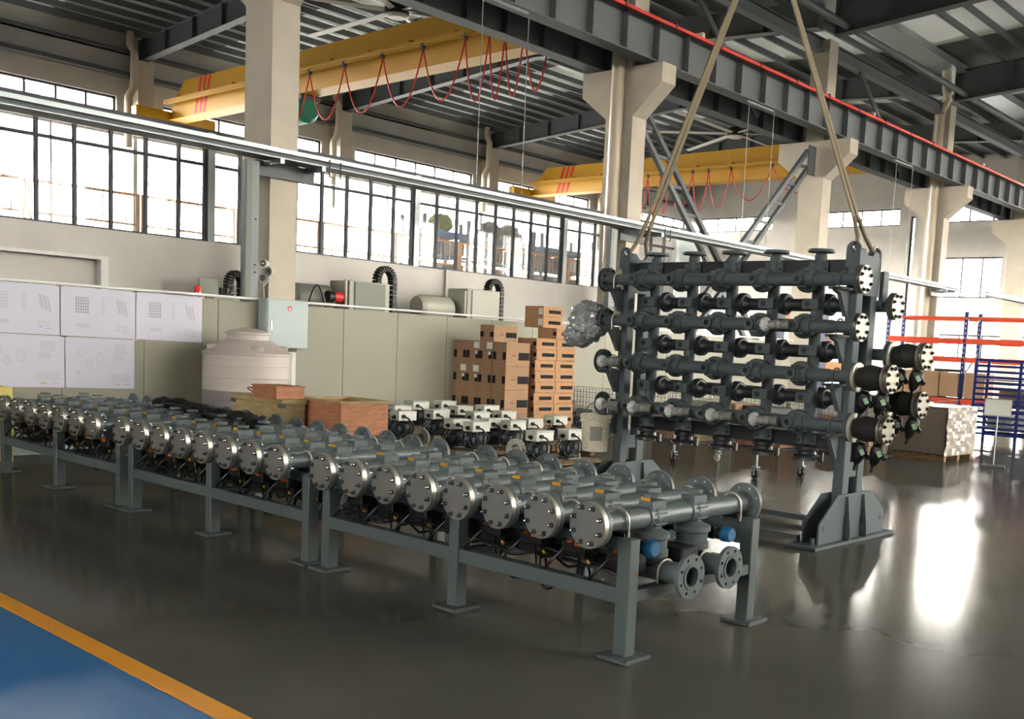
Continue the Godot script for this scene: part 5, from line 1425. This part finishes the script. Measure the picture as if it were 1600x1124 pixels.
func controller(at: Vector3, lb: String) -> Node3D:
	var o := thing("valve_controller", lb, "controller", at, "white box valve controllers")
	var e := part("enclosure", bx(Vector3(0, 0.305, 0), Vector3(0.2, 0.11, 0.3), 0.006), M.enc, o)
	part("lid", bx(Vector3(0, 0.37, 0), Vector3(0.206, 0.018, 0.306), 0.005), M.enc, e)
	part("gland", mb().lathe([Vector2(0.028, 0), Vector2(0.028, 0.02), Vector2(0, 0.02)], 12, AZ(Vector3(0.01, 0.295, 0.148))).box(Vector3(-0.01, 0.295, 0.155), Vector3(0.07, 0.03, 0.012), 0.005), M.black, e)
	part("side_gland", mb().cyl(Vector3(0.1, 0.31, 0.08), Vector3(0.13, 0.31, 0.08), 0.026, 12), M.black, e)
	part("hose", mb().tube(PackedVector3Array([Vector3(0.12, 0.31, 0.08), Vector3(0.17, 0.29, 0.05), Vector3(0.19, 0.2, -0.02), Vector3(0.12, 0.1, -0.08), Vector3(0.02, 0.05, -0.1)]), 0.012, 6), M.hose, o)
	part("valve_body", mb().lathe([Vector2(0.06, 0.02), Vector2(0.09, 0.03), Vector2(0.09, 0.06), Vector2(0.05, 0.07), Vector2(0.055, 0.16), Vector2(0.075, 0.17), Vector2(0.075, 0.2), Vector2(0.03, 0.21), Vector2(0.03, 0.25)], 16), M.body_dk, o)
	part("actuator", mb().cyl(Vector3(-0.09, 0.17, 0.02), Vector3(0.12, 0.17, 0.02), 0.035, 12).box(Vector3(0.03, 0.13, 0.09), Vector3(0.05, 0.08, 0.05), 0.008), M.steel_dk, o)
	part("air_fitting", mb().cyl(Vector3(0.05, 0.1, 0.1), Vector3(0.08, 0.1, 0.13), 0.014, 8).cyl(Vector3(-0.04, 0.22, 0.1), Vector3(-0.04, 0.25, 0.1), 0.02, 8), M.chrome, o)
	part("blue_tube", mb().tube(PackedVector3Array([Vector3(-0.06, 0.2, 0.11), Vector3(-0.02, 0.1, 0.13), Vector3(0.05, 0.08, 0.13), Vector3(0.09, 0.14, 0.1)]), 0.007, 5), M.rack_lt, o)
	part("valve_block", bx(Vector3(-0.02, 0.15, -0.06), Vector3(0.15, 0.16, 0.12), 0.01).box(Vector3(-0.05, 0.08, 0.08), Vector3(0.08, 0.1, 0.07), 0.01), M.black, o)
	for q in 3:
		part("hose", mb().tube(PackedVector3Array([Vector3(-0.08 + q * 0.06, 0.24, 0.11), Vector3(-0.11 + q * 0.07, 0.16, 0.17), Vector3(-0.05 + q * 0.05, 0.07, 0.19 - q * 0.02), Vector3(0.04 + q * 0.02, 0.04, 0.12), Vector3(0.09, 0.1, 0.06 - q * 0.05)]), 0.009, 5), M.hose, o)
	part("base_bracket", bx(Vector3(0, 0.01, 0), Vector3(0.19, 0.02, 0.24), 0.003).box(Vector3(0.06, 0.13, -0.09), Vector3(0.05, 0.22, 0.03), 0.003), M.mach_dk, o)
	return o

func cage(at: Vector3, sx: float, sz: float, h: float, label: String) -> void:
	var o := thing("wire_cage", label, "cage", at)
	for f in 4:
		var g := mb()
		var along := sx if f % 2 else sz
		var n := int(along / 0.075)
		var xf := Transform3D(Basis(Vector3.UP, PI / 2 * f), Vector3.ZERO)
		var d := sz / 2 if f % 2 else sx / 2
		for i in n + 1:
			g.box(Vector3(d, h / 2, -along / 2 + along * i / n), Vector3(0.005, h, 0.005), 0.0, xf)
		for i in int(h / 0.09) + 1:
			g.box(Vector3(d, 0.02 + i * 0.09, 0), Vector3(0.006, 0.006, along), 0.0, xf)
		part("wire_panel", g, M.steel_dk, o)
	part("floor_panel", bx(Vector3(0, 0.01, 0), Vector3(sx, 0.02, sz)), M.steel_dk, o)

func far_end() -> void:
	# film wrapped pallet load
	pallet(Vector3(-7.05, 0, -16.6), 1.15, 1.2, 0.1, "wooden pallet under the film wrapped load")
	var w := thing("wrapped_load", "pallet load of brown cartons wrapped in shiny film right of the manifold", "load", Vector3(-7.05, 0.1, -16.6))
	part("cartons", bx(Vector3(0, 0.38, 0), Vector3(1.16, 0.76, 1.2), 0.02), M.film_dk, w)
	part("film", film(), M.film, w, Vector3.ZERO, "crumpled shiny film")
	cage(Vector3(-7.75, 0, -18.1), 0.9, 1.0, 0.9, "wire mesh cage behind the film wrapped load")
	# sign on a stand
	var s := thing("sign_stand", "white blank sign board on a thin pole standing on the floor", "sign", Vector3(-5.7, 0, -16.05), "", deg_to_rad(15))
	part("base", bx(Vector3(0, 0.02, 0), Vector3(0.36, 0.04, 0.12), 0.004), M.steel_dk, s)
	part("pole", mb().cyl(Vector3(0, 0.03, 0), Vector3(0, 0.85, 0), 0.014, 10), M.galv, s)
	part("board", bx(Vector3(0, 0.94, 0.015), Vector3(0.38, 0.25, 0.012)), M.enc, s)
	part("board_frame", bx(Vector3(0, 1.065, 0.015), Vector3(0.4, 0.015, 0.02)).box(Vector3(0, 0.815, 0.015), Vector3(0.4, 0.015, 0.02)).box(Vector3(0.195, 0.94, 0.015), Vector3(0.012, 0.25, 0.02)).box(Vector3(-0.195, 0.94, 0.015), Vector3(0.012, 0.25, 0.02)), M.galv, s)
	# blue slatted rack
	var b := thing("slatted_rack", "dark blue steel rack with many horizontal slats at the right edge", "rack", Vector3(-6.8, 0, -21.6))
	for x in [-1.27, -0.35, 0.6]:
		for z in [0.35, -0.35]:
			part("upright", bx(Vector3(x, 0.86, z), Vector3(0.06, 1.72, 0.05), 0.004), M.rack_blue, b)
	var sl := bx(Vector3.ZERO, Vector3(1.9, 0.05, 0.03), 0.003).mesh()
	for k in 14:
		part("slat", sl, M.rack_blue, b, Vector3(-0.33, 0.18 + k * 0.117, 0.37))
		part("slat", sl, M.rack_blue, b, Vector3(-0.33, 0.18 + k * 0.117, -0.37))
	for k in 3:
		part("shelf", bx(Vector3(-0.33, 0.3 + k * 0.5, 0), Vector3(1.9, 0.02, 0.7)), M.rack_blue, b)
	for k in 4:
		solo("rack_carton", bx(Vector3(0, 0.15, 0), Vector3(0.4, 0.3, 0.5), 0.01), [M.mach, M.white, M.card, M.mach_dk][k], ["pale box low in the blue slatted rack", "white box in the middle of the blue slatted rack", "brown box low at the right of the slatted rack", "grey box on the middle shelf of the slatted rack"][k], "box", Vector3(-7.6 + 0.5 * (k % 2) + 0.1 * k, 0.31 + 0.5 * int(k / 2.0), -21.6), "boxes in the slatted rack")
	# orange and blue pallet racking
	var r := thing("pallet_racking", "tall pallet racking with orange beams and blue uprights", "rack", Vector3(-9.8, 0, -25.4))
	for x in [-2.08, -0.04, 2.4]:
		for z in [0.4, -0.5]:
			var u := part("upright", bx(Vector3(x, 1.44, z), Vector3(0.09, 2.88, 0.07), 0.004), M.rack_blue, r)
			for k in 12:
				part("slot", bx(Vector3(x, 1.4 + k * 0.12, z + 0.0355), Vector3(0.02, 0.05, 0.002)), M.white, u)
		part("cross_brace", mb().bar(Vector3(x, 2.35, 0.4), Vector3(x, 2.75, -0.5), 0.03, 0.03).bar(Vector3(x, 1.2, 0.4), Vector3(x, 1.9, -0.5), 0.03, 0.03).bar(Vector3(x, 0.3, 0.4), Vector3(x, 1.0, -0.5), 0.03, 0.03), M.galv, r)
	for k in 4:
		var y: float = [2.73, 2.17, 1.71, 0.68][k]
		var h: float = [0.06, 0.13, 0.12, 0.12][k]
		for z in [0.45, -0.55]:
			for q in 2:
				part("beam", bx(Vector3([-1.06, 1.18][q], y, z), Vector3([1.98, 2.36][q], h, 0.05), 0.005), M.rack_orange, r)
	for q in 2:
		part("deck", bx(Vector3([-1.06, 1.18][q], 0.745, -0.05), Vector3([1.95, 2.3][q], 0.02, 0.94)), M.rack_grey, r)
	for k in 5:
		solo("shelf_carton", bx(Vector3(0, 0.32, 0), Vector3(0.44 if k < 4 else 0.5, 0.64 - 0.05 * (k % 2), 0.6), 0.01), M.card, "brown carton on the lower shelf of the orange racking, %s from the left" % ORD[k], "box", Vector3(-11.55 + k * 0.47 + (0.2 if k > 3 else 0.0), 0.756, -25.2), "cartons on the racking")
	solo("black_tray", bx(Vector3(0, 0.03, 0), Vector3(0.7, 0.06, 0.3), 0.01), M.black, "flat black tray on top of the cartons on the racking", "tray", Vector3(-10.2, 1.4, -25.1))
	# containers seen through the manifold
	for k in 3:
		var at := Vector3(-10.6 + k * 1.35, 0, -14.6 - k * 0.5)
		cage(at, 1.1, 0.9, 0.85, "wire mesh container seen through the manifold, %s from the left" % ORD[k])
		solo("brown_carton", bx(Vector3(0, 0.3, 0), Vector3(0.95, 0.6, 0.7), 0.01), M.card if k != 1 else M.ply, "brown carton inside the %s wire container behind the manifold" % ORD[k], "box", at + Vector3(0, 0.03, 0), "cartons in the wire containers")
	# second racking far behind the manifold
	var r2 := thing("pallet_racking", "low orange and blue racking behind the manifold near the third column", "rack", Vector3(-16.6, 0, -30.0))
	for x in [-1.6, 0.0, 1.6]:
		part("upright", bx(Vector3(x, 1.6, 0), Vector3(0.1, 3.2, 0.8), 0.004), M.rack_blue, r2)
	for y in [0.9, 1.8, 2.7]:
		for q in [-0.8, 0.8]:
			part("beam", bx(Vector3(q, y, 0.42), Vector3(1.5, 0.12, 0.05)), M.rack_orange, r2)
			part("deck", bx(Vector3(q, y + 0.06, 0), Vector3(1.48, 0.02, 0.8)), M.rack_grey, r2)
	for k in 6:
		solo("far_carton", bx(Vector3(0, 0.25, 0), Vector3(0.8, 0.5, 0.6), 0.01), [M.card, M.card2, M.white][k % 3], "carton on the %s shelf of the racking behind the manifold, %s one" % [["lower", "middle", "upper"][int(k / 2.0)], ["left", "right"][k % 2]], "box", Vector3(-17.4 + 1.6 * (k % 2), 0.97 + 0.9 * int(k / 2.0), -30.0), "cartons on the far racking")

func film() -> MB:       # a crumpled sheet round the load's right side
	var f := FastNoiseLite.new()
	f.seed = 5
	f.frequency = 3.0
	var g := mb()
	var P := []
	for j in 15:
		var row := []
		for i in 25:
			var z := 0.62 - 1.24 * i / 24.0
			var y := 0.78 * j / 14.0
			row.append(Vector3(0.595 + 0.03 * f.get_noise_2d(z * 3.0, y * 2.0) + 0.02 * f.get_noise_2d(z * 11.0, y * 9.0), y, z))
		P.append(row)
	for j in 14:
		for i in 24:
			var a: Vector3 = P[j][i]
			var b: Vector3 = P[j][i + 1]
			var c: Vector3 = P[j + 1][i + 1]
			var d: Vector3 = P[j + 1][i]
			var n := (c - a).cross(d - b).normalized()
			g.quad(a, b, c, d, n if n.x > 0 else -n)
	g.box(Vector3(0, 0.775, 0), Vector3(1.17, 0.015, 1.22))
	return g
